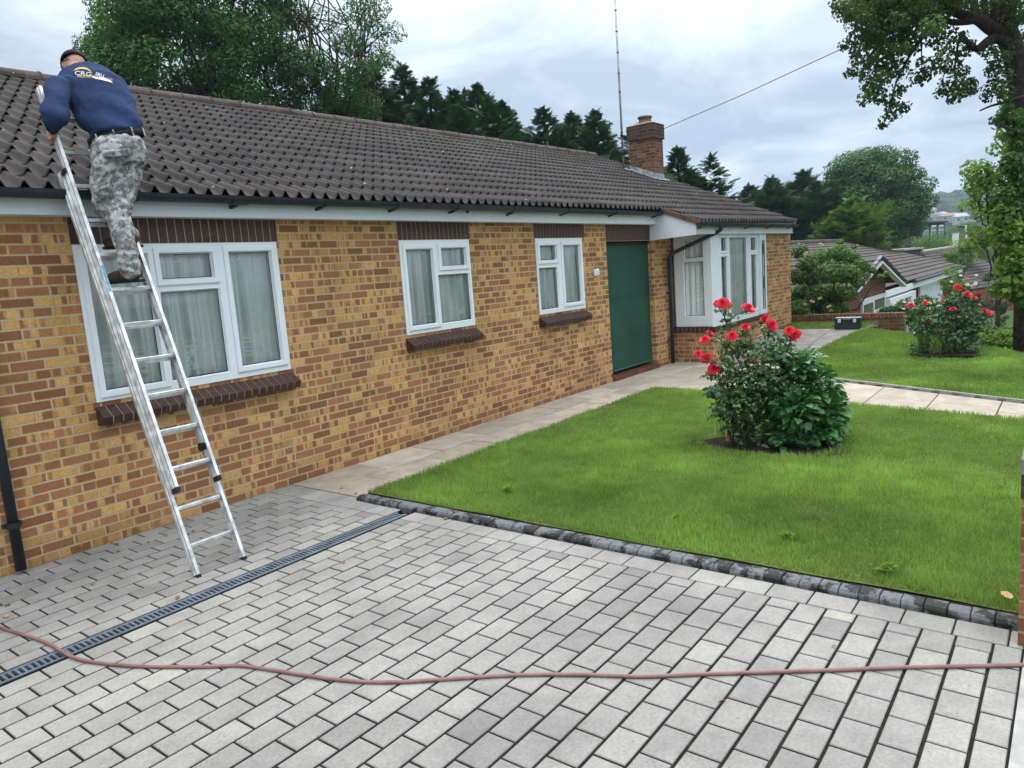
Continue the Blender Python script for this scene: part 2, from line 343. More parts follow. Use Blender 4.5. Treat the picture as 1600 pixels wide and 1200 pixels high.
M['big_leaf'] = leaf_mat('glossy_leaf', (.026, .095, .030), (.095, .25, .065), .22, .36, .5, (.10, .21, .04))
M['petal'] = leaf_mat('red_petal', (.55, .006, .022), (.85, .035, .075), .3, .5, .3)
M['petal_pink'] = leaf_mat('pink_petal', (.62, .32, .30), (.80, .58, .52), .3, .5, .3)
M['petal_white'] = leaf_mat('white_petal', (.6, .6, .55), (.8, .8, .76), .3, .5, .3)
M['bark'] = plain('bark', (.055, .043, .034), .95, .1, var=.5, scale=14, bump=.02)
M['stem'] = plain('rose_stem', (.045, .055, .022), .7, .2, var=.4, scale=20)
M['asphalt'] = plain('asphalt', (.055, .055, .056), .9, .15, var=.3, scale=60, bump=.004)
M['concrete'] = plain('concrete', (.34, .33, .31), .9, .15, var=.2, scale=9, bump=.003)

# ------------------------------------------------------------------ terrain
def xedge(y): return 17.25 if y > -2.6 else max(12.6, 15.75+(y+2.7)*.80)
def H(x, y):
    z = .25*ss(12.7, 16, x)
    e = x-xedge(y)
    if e > 0: z -= .55*ss(0, .5, e)+1.75*ss(.4, 15, e)+6.5*ss(20, 110, e)
    if y < -5.9: z -= .1*ss(-5.9, -6.1, -y)*0
    d = math.hypot(x, y+6)
    if d > 140:
        a = math.degrees(math.atan2(y+6, x)); prof = math.exp(-((a-4.5)/7.5)**2)*1.0+.55*math.exp(-((a-30)/28)**2)+.55*math.exp(-((a+30)/22)**2)
        z += 44*ss(300, 760, d)*min(1, prof)+2.0*mnoise.noise(Vector((x*.02, y*.02, 0)))
    return z
def gp(px, py, dz=0.0):              # where the view ray through a pixel meets the modelled ground
    dv = dirpx(px, py); t = 1.0
    while t < 200:
        p = CP+dv*t
        if p[2] < H(p[0], p[1])+dz: break
        t *= 1.004
    return np.array([p[0], p[1], H(p[0], p[1])])
def ground():
    t = NT('far_ground_grass', .95, .05); n = t.noise(.05, 5); c = t.ramp(n, [(.3, (.035, .06, .018)), (.7, (.07, .10, .03))]); t.col(c)
    def axis(lo, hi, fine0, fine1):
        a = list(np.arange(fine0, fine1, .5)); s = .5; v = fine1
        while v < hi: a.append(v); s *= 1.16; v += min(s, 30)
        s = .5; v = fine0
        while v > lo: v -= min(s, 30); s *= 1.16; a.append(v)
        return sorted(set(a+[hi]))
    xs = axis(-400, 1500, -4, 34); ys = axis(-900, 900, -8, 10); V = []
    for y in ys:
        for x in xs:
            z = H(x, y)
            if x < xedge(y)+.1 and -6.2 < y < 9 and x > -4: z -= .09
            elif y <= -6.2: z -= .04
            V.append((x, y, z-.012))
    n_ = len(xs); F = [(j*n_+i, j*n_+i+1, (j+1)*n_+i+1, (j+1)*n_+i) for j in range(len(ys)-1) for i in range(n_-1)]
    struct(mesh_np('ground', V, F, t.m, smooth=True))
ground()

def slab(mb, attr, q, zt, th, gap, r, bev=.0035):
    """one paving slab: q = four plan corners (counter-clockwise), bevelled top"""
    q = np.array(q, float); c = q.mean(0)
    def inset(g):
        o = []
        for i in range(4):
            a, b, d = q[i-1], q[i], q[(i+1) % 4]; e1 = (a-b)/np.linalg.norm(a-b); e2 = (d-b)/np.linalg.norm(d-b); o.append(b+(e1+e2)*g)
        return o
    lo = inset(gap/2); hi = inset(gap/2+bev); o = len(mb.v)
    zs = zt if callable(zt) else (lambda x, y: zt)
    V = [(p[0], p[1], zs(*p)-th) for p in lo]+[(p[0], p[1], zs(*p)-bev) for p in lo]+[(p[0], p[1], zs(*p)) for p in hi]
    F = [(0,1,5,4),(1,2,6,5),(2,3,7,6),(3,0,4,7),(4,5,9,8),(5,6,10,9),(6,7,11,10),(7,4,8,11),(8,9,10,11)]
    mb.add(V, F); attr += [r]*12
def build_attr(mb, attr, name, mats, parent=None):
    o = mb.build(name, mats, parent, fix=False); a = o.data.attributes.new('rnd', 'FLOAT', 'POINT'); a.data.foreach_set('value', np.array(attr, np.float32)); return o
def driveway():
    mb = MB(); at_ = []; DX, DY = .2065, .147; y = -.004; k = 0; X1 = 3.83
    # first course: blocks along the wall
    while y > -5.82:
        y0 = max(y-DY, -5.842)
        if abs((y+y0)/2+1.675) < .078: y = -1.755; continue
        if y > -1.6 and y0 < -1.60: y0 = -1.598
        x = X1-(DX/2 if k % 2 else 0)-DX*0; first = k % 2
        if first and y0 < -.01: slab(mb, at_, [(X1-DX/2, y0), (X1, y0), (X1, y), (X1-DX/2, y)], lambda a, b: random.uniform(0, .0006), .05, .008, random.random())
        while x > -3.0:
            j = random.uniform(-.002, .002); h = random.uniform(-.0012, .0012)
            jy = random.uniform(.0006, .0024); slab(mb, at_, [(x-DX, y0+jy), (x, y0+jy), (x, y-jy), (x-DX, y-jy)], lambda a, b, h=h: h, .05, .0105, min(1, max(0, random.gauss(.5, .16)+.06*math.sin(x*2.1+y))))
            x -= DX
        y = y0; k += 1
    yy = -.004
    while yy > -5.84:                                   # soldier course beside the kerb and the path
        y1 = max(yy-.225, -5.842)
        if yy > -1.6: y1 = max(yy-.147, -1.6)
        elif yy > -1.76: yy = -1.755; y1 = yy-.2
        slab(mb, at_, [(X1, y1), (4.01 if yy < -1.05 else 4.08, y1), (4.01 if yy < -1.05 else 4.08, yy), (X1, yy)], 0.0, .05, .008, min(1, max(0, random.gauss(.6, .18)))); yy = y1
    struct(build_attr(mb, at_, 'driveway', M['paver']))
    b = MB(); b.box(-3.1, 4.06, -5.845, -1.757, -.06, -.0045); b.box(-3.1, 4.06, -1.598, -.003, -.06, -.0046)
    struct(b.build('driveway_bed', M['joint']))
driveway()
def path():
    mb = MB(); at_ = []; x = 4.085
    while x < 9.7:                                      # two rows of flags along the wall
        L = .80; slab(mb, at_, [(x, -.50), (x+L, -.50), (x+L, -.004), (x, -.004)], random.uniform(-.002, .004), .05, .012, random.random()); x += L
    x = 4.085; L = .5
    while x < 9.85:
        slab(mb, at_, [(x, -1.04), (x+L, -1.04), (x+L, -.50), (x, -.50)], random.uniform(-.002, .004), .05, .012, random.random()); x += L; L = .80
    Z = lambda a, b: H(a, b)+.002
    xs = np.arange(9.9, 12.2, .6)
    for i, x in enumerate(np.arange(9.7, 12.4, .6)):    # paving before the door and the bay
        for y0, y1 in ((-.62, -.004), (-1.24, -.62), (-1.9, -1.24), (-2.14, -1.9)):
            if y1 < -1.8 and x < 11.6: continue
            x1 = min(x+.6, 12.66) if y1 > -.7 else x+.6
            slab(mb, at_, [(x, y0), (x1, y0), (x1, y1), (x, y1)], Z, .05, .012, random.random()*.8+.2)
    def row(p, q, r_, s, n, lo=.2, hi=1):               # p,q far edge; s,r_ near edge
        p, q, r_, s = map(np.array, (p, q, r_, s))
        for i in range(n):
            t0, t1 = i/n, (i+1)/n; a, b = p+(q-p)*t0, p+(q-p)*t1; c, d = s+(r_-s)*t0, s+(r_-s)*t1
            for f0, f1 in ((0, .42), (.42, 1)) if i % 3 == 2 else ((0, 1),):
                slab(mb, at_, [c+(a-c)*f0, d+(b-d)*f0, d+(b-d)*f1, c+(a-c)*f1][::-1], Z, .05, .014, random.uniform(lo, hi))
    # cross path towards the pavement
    row((11.68, -1.9), (9.62, -6.0), (8.70, -6.0), (9.66, -1.9), 6, .55, 1)
    struct(build_attr(mb, at_, 'path', M['flag']))
    mb = MB(); at_ = []
    for x in np.arange(12.4, 17.3, .62):                # older grey flags in front of the wing
        for k, (y0, y1) in enumerate(((-1.37, -.756), (-1.98, -1.37), (-2.6, -1.98))):
            ylim = -2.12-.45*ss(13.2, 15.8, x+.3)
            if y1 < ylim: continue
            y0 = max(y0, ylim); off = .31*(k % 2)
            slab(mb, at_, [(x+off, y0), (x+.62+off, y0), (x+.62+off, y1), (x+off, y1)], Z, .05, .012, random.uniform(0, .5))
    struct(build_attr(mb, at_, 'path', M['flag_old']))
    b = MB(); b.box(4.02, 9.9, -1.05, -.003, -.07, -.012); V = []; xs = np.arange(9.6, 17.3, .35); ys = np.arange(-2.6, .01, .325)
    for x in xs:
        for y in ys: V.append((x, y, H(x, y)-.02))
    n_ = len(ys); b.add(V, [(i*n_+j, (i+1)*n_+j, (i+1)*n_+j+1, i*n_+j+1) for i in range(len(xs)-1) for j in range(n_-1)])
    b.sheet([(8.7, -6.0, -.021), (9.6, -6.0, -.021), (11.6, -2.2, -.021), (9.66, -1.9, -.021)])
    struct(b.build('path_bed', M['joint'], fix=False))
path()
def kerb():
    mb = MB(); y = -1.03; k = 0
    while y > -5.86:
        L = random.uniform(.098, .106); x0 = 4.012+random.uniform(-.003, .003); h = random.uniform(.036, .043)
        mb.prism([(x0, -.05), (x0, h-.022), (x0+.022, h-.004), (x0+.05, h), (x0+.125, h), (x0+.135, h-.01), (x0+.135, -.05)][::-1], 'y', y-L+.004, y) if False else None
        prof = [(x0, -.05), (x0, h-.020), (x0+.016, h-.005), (x0+.04, h), (x0+.094, h), (x0+.104, h-.012), (x0+.104, -.05)]
        n = len(prof); vs = [(u, y-.002, v) for u, v in prof]+[(u, y-L+.002, v) for u, v in prof]
        mb.add(vs, [tuple(range(n)), tuple(range(n, 2*n))[::-1]]+[(i, i+n, (i+1) % n+n, (i+1) % n) for i in range(n)]); y -= L
    t = NT('kerb_sett', .7, .3); n = t.noise(7, 5, .65); f = t.noise(50, 4)
    c = t.mix(t.ramp(n, [(.49, 0.), (.55, 1.)]), (.115, .122, .130), (.018, .018, .017)); t.col(t.mix(1, c, t.ramp(f, [(.3, .75), (.7, 1.3)]), 'MULTIPLY')); t.bump(f, .004)
    struct(mb.build('kerb', t.m, bevel=.003))
kerb()
def lawns():
    t = M['turf']
    polyA = [(4.14, -1.05), (9.75, -1.05), (9.66, -1.9), (8.72, -6.1), (4.14, -6.1)]
    def inside(p, poly):
        c = False; x, y = p
        for i in range(len(poly)):
            (x1, y1), (x2, y2) = poly[i-1], poly[i]
            if (y1 > y) != (y2 > y) and x < (x2-x1)*(y-y1)/(y2-y1)+x1: c = not c
        return c
    polyB = [(11.62, -2.18), (12.6, -2.14), (13.4, -2.14), (14.3, -2.3), (15.1, -2.46), (15.9, -2.6), (15.75, -2.8), (13.1, -6.1), (9.62, -6.1)]
    polyC = [(16.05, -.8), (17.05, -.8), (17.05, -3.0), (15.8, -2.75), (16.02, -2.4)]
    def sheet(name, poly, lift):
        xs = [p[0] for p in poly]; ys = [p[1] for p in poly]; s = .12; V = {}; F = []; co = []
        for i in range(int((max(xs)-min(xs))/s)+1):
            for j in range(int((max(ys)-min(ys))/s)+1):
                x, y = min(xs)+(i+.5)*s, min(ys)+(j+.5)*s
                if not inside((x, y), poly): continue
                f = []
                for a, b in ((i, j), (i+1, j), (i+1, j+1), (i, j+1)):
                    if (a, b) not in V:
                        X, Y = min(xs)+a*s, min(ys)+b*s; V[(a, b)] = len(co)
                        co.append((X, Y, H(X, Y)+lift+.012*mnoise.noise(Vector((X*1.3, Y*1.3, 0)))))
                    f.append(V[(a, b)])
                F.append(f)
        struct(mesh_np(name, co, F, t, smooth=True))
    sheet('lawn', polyA, .035); sheet('lawn', polyB, .022); sheet('lawn', polyC, .01)
    b = MB(); b.box(4.112, 4.2, -6, -1.05, -.08, .030); struct(b.build('soil', M['soil']))
    beds = [((6.98, -3.60), .40, .72), (tuple(gp(1480, 556)[:2]), .36, .50)]
    def blades(polys, n, hmin, hmax, seed, w):
        r = np.random.default_rng(seed); P = []
        for poly, cnt in zip(polys, n):
            xs = [p[0] for p in poly]; ys = [p[1] for p in poly]; k = 0
            while k < cnt:
                c = r.uniform((min(xs), min(ys)), (max(xs), max(ys)), (cnt, 2)); px = np.array(poly)
                ins = np.zeros(len(c), bool)
                for i in range(len(poly)):
                    x1, y1 = poly[i-1]; x2, y2 = poly[i]
                    cond = ((y1 > c[:, 1]) != (y2 > c[:, 1])); 
                    with np.errstate(divide='ignore', invalid='ignore'): xx = (x2-x1)*(c[:, 1]-y1)/(y2-y1+1e-12)+x1
                    ins ^= cond & (c[:, 0] < xx)
                for (bx, by), ra, rb in beds: ins &= (((c[:, 0]-bx)/ra)**2+((c[:, 1]-by)/rb)**2) > .8
                c = c[ins][:cnt-k]; P.append(c); k += len(c)
        P = np.concatenate(P); N = len(P); z = np.array([H(x, y) for x, y in P]) if True else 0
        clump = np.array([mnoise.noise(Vector((x*2.1, y*2.1, 3))) for x, y in P]); c2 = np.array([mnoise.noise(Vector((x*7, y*7, 8))) for x, y in P])
        h = r.uniform(hmin, hmax, N)*(1+.45*clump+.3*c2); az = r.uniform(0, 6.283, N); ln = r.uniform(.1, .75, N)*h; wd = r.uniform(.6, 1.2, N)*w
        d = np.stack([np.cos(az), np.sin(az)], 1); s = np.stack([-np.sin(az), np.cos(az)], 1)
        b0 = np.c_[P-s*wd[:, None]/2, z+.018]; b1 = np.c_[P+s*wd[:, None]/2, z+.018]; mp = P+d*ln[:, None]*.35
        m0 = np.c_[mp-s*wd[:, None]*.38, z+.02+h*.6]; m1 = np.c_[mp+s*wd[:, None]*.38, z+.02+h*.6]; tp = np.c_[P+d*ln[:, None], z+.02+h]
        V = np.stack([b0, b1, m1, m0, tp], 1).reshape(-1, 3); o = (np.arange(N)*5)[:, None]
        F = np.concatenate([o+np.array([[0, 1, 2, 3]]), o+np.array([[3, 2, 4, 4]])])
        Fq = o+np.array([[0, 1, 2]]); F3 = np.concatenate([o+np.array([[0, 1, 2]]), o+np.array([[0, 2, 3]]), o+np.array([[3, 2, 4]])])
        c3 = np.array([mnoise.noise(Vector((x*.7+4, y*.7, 1))) for x, y in P]); rn = np.clip(.42+.30*clump+.28*c2+.25*c3+r.normal(0, .17, N), 0, .84); rn[r.random(N) < .035+.10*np.clip(clump*-1, 0, 1)] = .98
        return V, F3, np.repeat(rn, 5)
    A = [(4.155, -1.0), (9.8, -1.0), (9.70, -1.9), (8.78, -6.1), (4.155, -6.1)]
    near = [(4.155, -1.02), (6.6, -1.02), (6.6, -6.1), (4.155, -6.1)]
    V, F, a = blades([near], [150000], .030, .068, 1, .0045); tag(mesh_np('grass', V, F, M['grass'], attr=a), 'bright green mown grass of the front lawn beside the dark kerb', 'grass', kind='stuff')
    fa = [(6.6, -1.0), (9.8, -1.0), (9.70, -1.9), (8.78, -6.1), (6.6, -6.1)]
    V, F, a = blades([fa], [75000], .03, .055, 2, .006); tag(mesh_np('grass', V, F, M['grass'], attr=a), 'green grass of the front lawn around the big rose bush', 'grass', kind='stuff')
    V, F, a = blades([polyB, polyC], [60000, 4000], .025, .05, 3, .008); tag(mesh_np('grass', V, F, M['grass'], attr=a), 'green grass of the further lawn beyond the cross path', 'grass', kind='stuff')
    for (bx, by), ra, rb in beds:
        V = [(bx, by, H(bx, by)+.05)]; n = 28
        for k in range(n):
            q = 2*math.pi*k/n; f = 1+.12*math.sin(3*q+1)+.06*math.sin(7*q); V.append((bx+ra*f*math.cos(q), by+rb*f*math.sin(q), H(bx, by)+.036))
        struct(mesh_np('soil', V, [(0, 1+k, 1+(k+1) % n) for k in range(n)], M['soil'], smooth=True))
    # concrete edging between path and far lawn
    b = MB(); pts = [(9.68, -6.0), (11.58, -2.24), (12.6, -2.16), (13.4, -2.16), (14.3, -2.32), (15.1, -2.48), (15.8, -2.6)]
    for p, q in zip(pts, pts[1:]): b.bar((*p, H(*p)+.0), (*q, H(*q)+.0), .045, .07)
    struct(b.build('lawn_edging', M['concrete']))
    b = MB(); b.box(-6, 9, -6.02, -5.845, -.08, .004); struct(b.build('kerb_strip', M['concrete']))
    b = MB(); b.box(-6, 13, -12, -6.02, -.08, -.012); struct(b.build('road', M['asphalt']))
    return beds
BEDS = lawns()

# ------------------------------------------------------------------ the bungalow
house = thing('brick_bungalow', 'long single-storey yellow brick bungalow with brown tiled roof, white fascia and green-screened doorway', 'house', loc=(9, 0, 0))
house.location = (0, 0, 0)
def holed(mb, P, u0, u1, v0, v1, holes, d0, d1, back=True):
    us = sorted({u0, u1}|{h[0] for h in holes}|{h[1] for h in holes}); vs = sorted({v0, v1}|{h[2] for h in holes}|{h[3] for h in holes})
    us = [u for u in us if u0 <= u <= u1]; vs = [v for v in vs if v0 <= v <= v1]
    for i in range(len(us)-1):
        for j in range(len(vs)-1):
            cu, cv = (us[i]+us[i+1])/2, (vs[j]+vs[j+1])/2
            if any(h[0] < cu < h[1] and h[2] < cv < h[3] for h in holes): continue
            a, b, c, d = us[i], us[i+1], vs[j], vs[j+1]
            mb.add([P(a,c,d0), P(b,c,d0), P(b,d,d0), P(a,d,d0)], [(0,1,2,3)])
            if back: mb.add([P(a,c,d1), P(b,c,d1), P(b,d,d1), P(a,d,d1)], [(3,2,1,0)])
    def ring(a, b, c, d):
        mb.add([P(a,c,d0), P(b,c,d0), P(b,d,d0), P(a,d,d0), P(a,c,d1), P(b,c,d1), P(b,d,d1), P(a,d,d1)], [(0,1,5,4),(1,2,6,5),(2,3,7,6),(3,0,4,7)])
    for h in holes: ring(*h)
    ring(u0, u1, v0, v1)
PY = lambda y: (lambda u, v, d: (u, y+d, v))            # wall facing -y
PX = lambda x: (lambda u, v, d: (x+d, u, v))            # wall facing -x; u = y
W1 = (2.448, 4.227, 1.108, 2.308); W2 = (5.804, 6.989, 1.256, 2.308); W3 = (8.392, 9.596, 1.256, 2.308); DR = (10.33, 11.93, -.1, 2.25)
WF = (12.73, 15.47, .64, 2.30); WR = (-.70, -.05, .655, 2.30)
wl = MB()
holed(wl, PY(0), -3, 12.68, -.1, 2.62, [W1, W2, W3, DR], 0, .26)
wl.box(12.681, 17.25, -.75, -.49, -.1, .64); wl.box(15.47, 17.25, -.75, -.49, .64, 2.40); wl.box(12.681, 15.47, -.75, -.49, 2.30, 2.40)
wl.box(12.68, 12.9, -.4899, -.001, -.1, .655); wl.box(12.68, 12.9, -.4899, -.001, 2.30, 2.40); wl.box(12.68, 12.9, -.7495, -.4899, .641, .655)
holed(wl, PX(-3), .27, 8.6, -.1, 2.6, [], 0, .25); holed(wl, PY(8.35), -2.7, 17.2, -.1, 2.6, [], 0, .25)
wl.prism([(-.74, -.4), (8.59, -.4), (8.59, 2.66), (4.2, 4.55), (-.74, 2.44)], 'x', 17.02, 17.249)
wl.prism([(.27, 2.6), (8.6, 2.6), (4.2, 4.40)], 'x', -2.99, -2.8)
wall = wl.build('wall', M['brick'], house, fix=False)
def window(P, rect, lights, parent, curtain=True, name='window', cdrop=None, dep=0.0):
    u0, u1, v0, v1 = rect; f = MB(); holed(f, P, u0, u1, v0, v1, [(l[0]-.012, l[1]+.012, l[2]-.012, l[3]+.012) for l in lights], dep-.012, dep+.055)
    # projecting sill strip of the frame
    P2 = P(u0, v0, 0), P(u1, v0, 0)
    fr = f.build(name, M['upvc'], parent)
    for l in lights:
        a, b, c, d, kind = l; s = MB(); wdt = .056 if kind else .016
        q = [(a, b, c, d)]
        def ring(a0, b0, c0, d0, da, a1, b1, c1, d1, db):
            o = [P(a0,c0,da), P(b0,c0,da), P(b0,d0,da), P(a0,d0,da), P(a1,c1,db), P(b1,c1,db), P(b1,d1,db), P(a1,d1,db)]
            s.add(o, [(0,1,5,4),(1,2,6,5),(2,3,7,6),(3,0,4,7)])
        e = dep-.030 if kind else dep-.017
        W_ = wdt
        ring(a-W_, b+W_, c-W_, d+W_, dep-.012, a-W_+.002, b+W_-.002, c-W_+.002, d+W_-.002, e+.004)
        ring(a-W_+.002, b+W_-.002, c-W_+.002, d+W_-.002, e+.004, a-W_+.010, b+W_-.010, c-W_+.010, d+W_-.010, e) if kind else None
        g = W_-.010 if kind else W_-.002
        ring(a-g, b+g, c-g, d+g, e if kind else e+.004, a-.012, b+.012, c-.012, d+.012, e if kind else e+.002)
        ring(a-.012, b+.012, c-.012, d+.012, e if kind else e+.002, a, b, c, d, dep+.008)
        s.build('sash' if kind else 'glazing_bead', M['upvc'], fr, fix=False)
        gm = MB(); gm.mi = 0; gm.add([P(a-.004, c-.004, dep+.009), P(b+.004, c-.004, dep+.009), P(b+.004, d+.004, dep+.009), P(a-.004, d+.004, dep+.009)], [(0,1,2,3)])
        gm.build('glass_pane', M['glass'], fr, fix=False)
        k = MB(); k.add([P(a, c, dep+.010), P(b, c, dep+.010), P(b, d, dep+.010), P(a, d, dep+.010), P(a+.007, c+.007, dep+.010), P(b-.007, c+.007, dep+.010), P(b-.007, d-.007, dep+.010), P(a+.007, d-.007, dep+.010)],
                        [(0,1,5,4),(1,2,6,5),(2,3,7,6),(3,0,4,7)]); k.build('gasket', M['black'], fr, fix=False)
    return fr
def curtain(P, u0, u1, v0, v1, depth, parent, seed, drop=.03, swag=0):
    r = random.Random(seed); n = int((u1-u0)/.008); V = []; F = []; ph = 0; off = []
    for i in range(n+1):
        ph += r.uniform(.55, 1.05)*.62*(1.25 if math.sin(i*.05+seed) > 0 else .8); off.append(math.sin(ph))
    rows = 14
    for j in range(rows+1):
        t = j/rows
        for i in range(n+1):
            u = u0+(u1-u0)*i/n; z = v1-(v1-v0)*t
            if j == rows: z += .016*abs(math.sin(u*math.pi/.055))+.01
            V.append(P(u, z, depth+off[i]*(.008+.020*t)+.01*math.sin(u*9+seed)))
    w_ = n+1
    for j in range(rows):
        for i in range(n): F.append((j*w_+i, j*w_+i+1, (j+1)*w_+i+1, (j+1)*w_+i))
    return mesh_np('net_curtain', V, F, M['net'], parent, smooth=True)
w1 = window(PY(0), W1, [(2.535, 2.985, 1.19, 2.225, 1), (3.10, 3.548, 2.02, 2.222, 1), (3.075, 3.585, 1.182, 1.91, 0), (3.722, 4.14, 1.21, 2.222, 1)], house)
w2 = window(PY(0), W2, [(5.895, 6.305, 1.352, 2.20, 1), (6.468, 6.895, 2.005, 2.205, 1), (6.40, 6.94, 1.335, 1.895, 0)], house)
w3 = window(PY(0), W3, [(8.475, 8.88, 2.01, 2.205, 1), (8.44, 8.885, 1.32, 1.895, 0), (9.06, 9.495, 1.37, 2.20, 1)], house)
curtain(PY(0), 2.45, 4.22, 1.16, 2.28, .075, w1, 3); curtain(PY(0), 5.81, 6.98, 1.30, 2.28, .075, w2, 5); curtain(PY(0), 8.4, 9.59, 1.30, 2.28, .075, w3, 8)
def backing(P, u0, u1, v0, v1, d, parent):               # heavier curtain / dim room seen through the nets
    pass
for fr, (a, b, c, d) in ((w1, W1), (w2, W2), (w3, W3)):
    m = MB(); m.box(a-.01, b+.01, .02, .20, c-.03, c-.001); m.build('window_board', M['upvc'], fr)
def sill(fr, x0, x1, zt, y=0.0, n=None):
    """canted brick sill: bricks on edge with mortar between"""
    b = MB(); n = n or int(round((x1-x0)/.075)); s = (x1-x0)/n
    prof = [(y+.05, zt-.003), (y-.122, zt-.112), (y-.104, zt-.172), (y-.0, zt-.18), (y+.05, zt-.18)]
    for i in range(n): b.prism([(u, v) for u, v in prof], 'x', x0+i*s+.0045, x0+(i+1)*s-.0045)
    b.mi = 1; b.prism([(u+.004 if u < y else u, v-.005 if v > zt-.14 else v+.004) for u, v in prof], 'x', x0+.012, x1-.012)
    b.build('sill', [M['engbrick'], M['mortar']], fr, bevel=.0)
sill(w1, 2.43, 4.25, 1.108); sill(w2, 5.78, 7.01, 1.256); sill(w3, 8.37, 9.62, 1.256)
def lintel(parent, x0, x1, z0, z1, y=-.004, step=.075, name='lintel'):
    b = MB(); n = int(round((x1-x0)/step)); s = (x1-x0)/n
    for i in range(n): b.box(x0+i*s+.0045, x0+(i+1)*s-.0045, y, y+.02, z0+.006, z1)
    b.mi = 1; b.box(x0, x1, y+.003, y+.018, z0, z1-.002)
    b.build(name, [M['engbrick'], M['mortar']], parent)
lintel(w1, 2.44, 4.255, 2.308, 2.525); lintel(w2, 5.80, 7.02, 2.308, 2.525); lintel(w3, 8.38, 9.69, 2.308, 2.525)
# green roller screen in the doorway
def screen_sheet():
    nx, nz = 40, 50; V = []
    for j in range(nz+1):
        for i in range(nx+1):
            x = 10.335+1.59*i/nx; z = .15+2.04*j/nz; V.append((x, .094+.004*mnoise.noise(Vector((x*3.2, z*.6, 2)))+.0025*mnoise.noise(Vector((x*1.2, z*5, 7))), z))
    o = mesh_np('door_screen', V, [(j*(nx+1)+i, j*(nx+1)+i+1, (j+1)*(nx+1)+i+1, (j+1)*(nx+1)+i) for j in range(nz) for i in range(nx)], M['green'], house, smooth=True); return o
door = screen_sheet()
def screen_detail():
    m = MB(); m.box(10.335, 11.925, .075, .105, .125, .152); m.build('bottom_rail', plain('green_rail', (.02, .12, .08), .35), door, bevel=.004)
    m = MB(); m.box(10.335, 11.925, .084, .090, 1.335, 1.342); m.build('seam', M['green'], door)
    m = MB(); m.tube([(10.333, .10, 2.215), (11.927, .10, 2.215)], .034, 12); m.build('roller', M['black'], door, smooth=True)
    m = MB(); m.box(10.33, 10.334, .08, .12, .1, 2.24); m.build('guide_rail', M['gutter'], door)
    m = MB(); m.tube([(11.90, .07, 2.19), (11.915, .06, 2.155), (11.90, .065, 2.13)], .006, 6); m.build('hook', M['upvc'], door)
screen_detail()
m = MB(); m.box(10.4, 11.86, .24, .28, .06, 2.2); m.build('front_door', M['dark'], house)
lintel(house, 10.33, 11.94, 2.25, 2.525)
st = MB(); n = 15; 
for i in range(n): st.box(10.315+i*.1085+.004, 10.315+(i+1)*.1085-.004, -.052, .24, .0, .074)
st.mi = 1; st.box(10.32, 11.94, -.047, .235, -.01, .071)
st.build('doorstep', [plain('red_step_tile', (.13, .045, .03), .6, .3, var=.4, scale=9), M['mortar']], house, bevel=.0)
# bay of the wing: front and return windows
wf = window(PY(-.75), WF, [(13.12, 13.40, 1.99, 2.215, 1), (13.10, 13.41, .80, 1.87, 1), (13.56, 14.46, .755, 2.215, 0), (14.64, 14.98, 1.97, 2.205, 1), (14.64, 14.98, .80, 1.87, 1)], house)
wr = window(PX(12.68), WR, [(-.60, -.27, 1.90, 2.18, 0), (-.60, -.24, .85, 1.82, 0)], house)
m = MB(); m.box(12.672, 12.762, -.765, -.69, .62, 2.31); m.build('corner_post', M['upvc'], house, bevel=.006)
curtain(PY(-.75), 12.8, 15.46, .70, 2.27, .09, wf, 12); curtain(PX(12.68), -.66, -.03, .70, 2.27, .085, wr, 14)
def wing_bits():
    # security grille closing the narrow light beside the bay
    m = MB(); m.mi = 0
    holed(m, PY(-.75), 15.10, 15.47, .66, 2.28, [(15.19, 15.40, .74, 2.16)], -.05, -.013)
    g = m.build('grille_frame', M['upvc'], wf)
    m = MB(); m.tube([(15.24, -.80, .75), (15.24, -.80, 2.15)], .008, 6); m.tube([(15.34, -.80, .75), (15.34, -.80, 2.15)], .008, 6)
    for k in range(9):
        z = 1.2+.05*k if k < 5 else 1.9+.05*(k-5); q = [(15.29+.035*math.cos(a), -.80, z+.02*math.sin(a)) for a in np.linspace(0, 2*math.pi, 9)]; m.tube(q, .006, 5)
    m.build('grille', M['black'], wf)
    b = MB()
    for i in range(36):
        x = 12.67+i*.0785; b.box(x+.004, x+.0745, -.792, -.735, .55, .640)
    for i in range(9):
        y = -.765+i*.0845; b.box(12.645, 12.695, y+.004, y+.080, .55, .650) if y < -.05 else None
    b.mi = 1; b.box(12.675, 15.49, -.788, -.736, .552, .637); b.box(12.649, 12.69, -.70, -.01, .552, .646)
    b.build('sill', [M['engbrick'], M['mortar']], wf)
wing_bits()
# room behind the glass
m = MB()
def room(x0, x1, y0, y1):
    V = [(x0,y0,.1),(x1,y0,.1),(x1,y1,.1),(x0,y1,.1),(x0,y0,2.42),(x1,y0,2.42),(x1,y1,2.42),(x0,y1,2.42)]
    m.add(V, [(0,1,2,3),(7,6,5,4),(1,2,6,5),(2,3,7,6),(3,0,4,7)])
for q in ((2.0, 4.9, .27, 3.4), (5.2, 7.6, .27, 3.4), (8.0, 10.1, .27, 3.4), (12.95, 16.9, -.48, 3.4)):
    m = MB(); room(*q); m.build('interior_wall', M['plaster'], house, fix=False)
# white socket plate / bell box
t_ = MB(); t_.obox((9.955, -.02, 1.78), (.068, 0, .006), (0, .018, 0), (-.004, 0, .052)); bb = t_.build('bell_box', M['upvc'], house, bevel=.006, seg=2)
t_ = MB(); t_.obox((9.962, -.041, 1.775), (.036, 0, .003), (0, .004, 0), (-.002, 0, .026)); t_.build('bell_plate', M['fascia'], bb, bevel=.002)

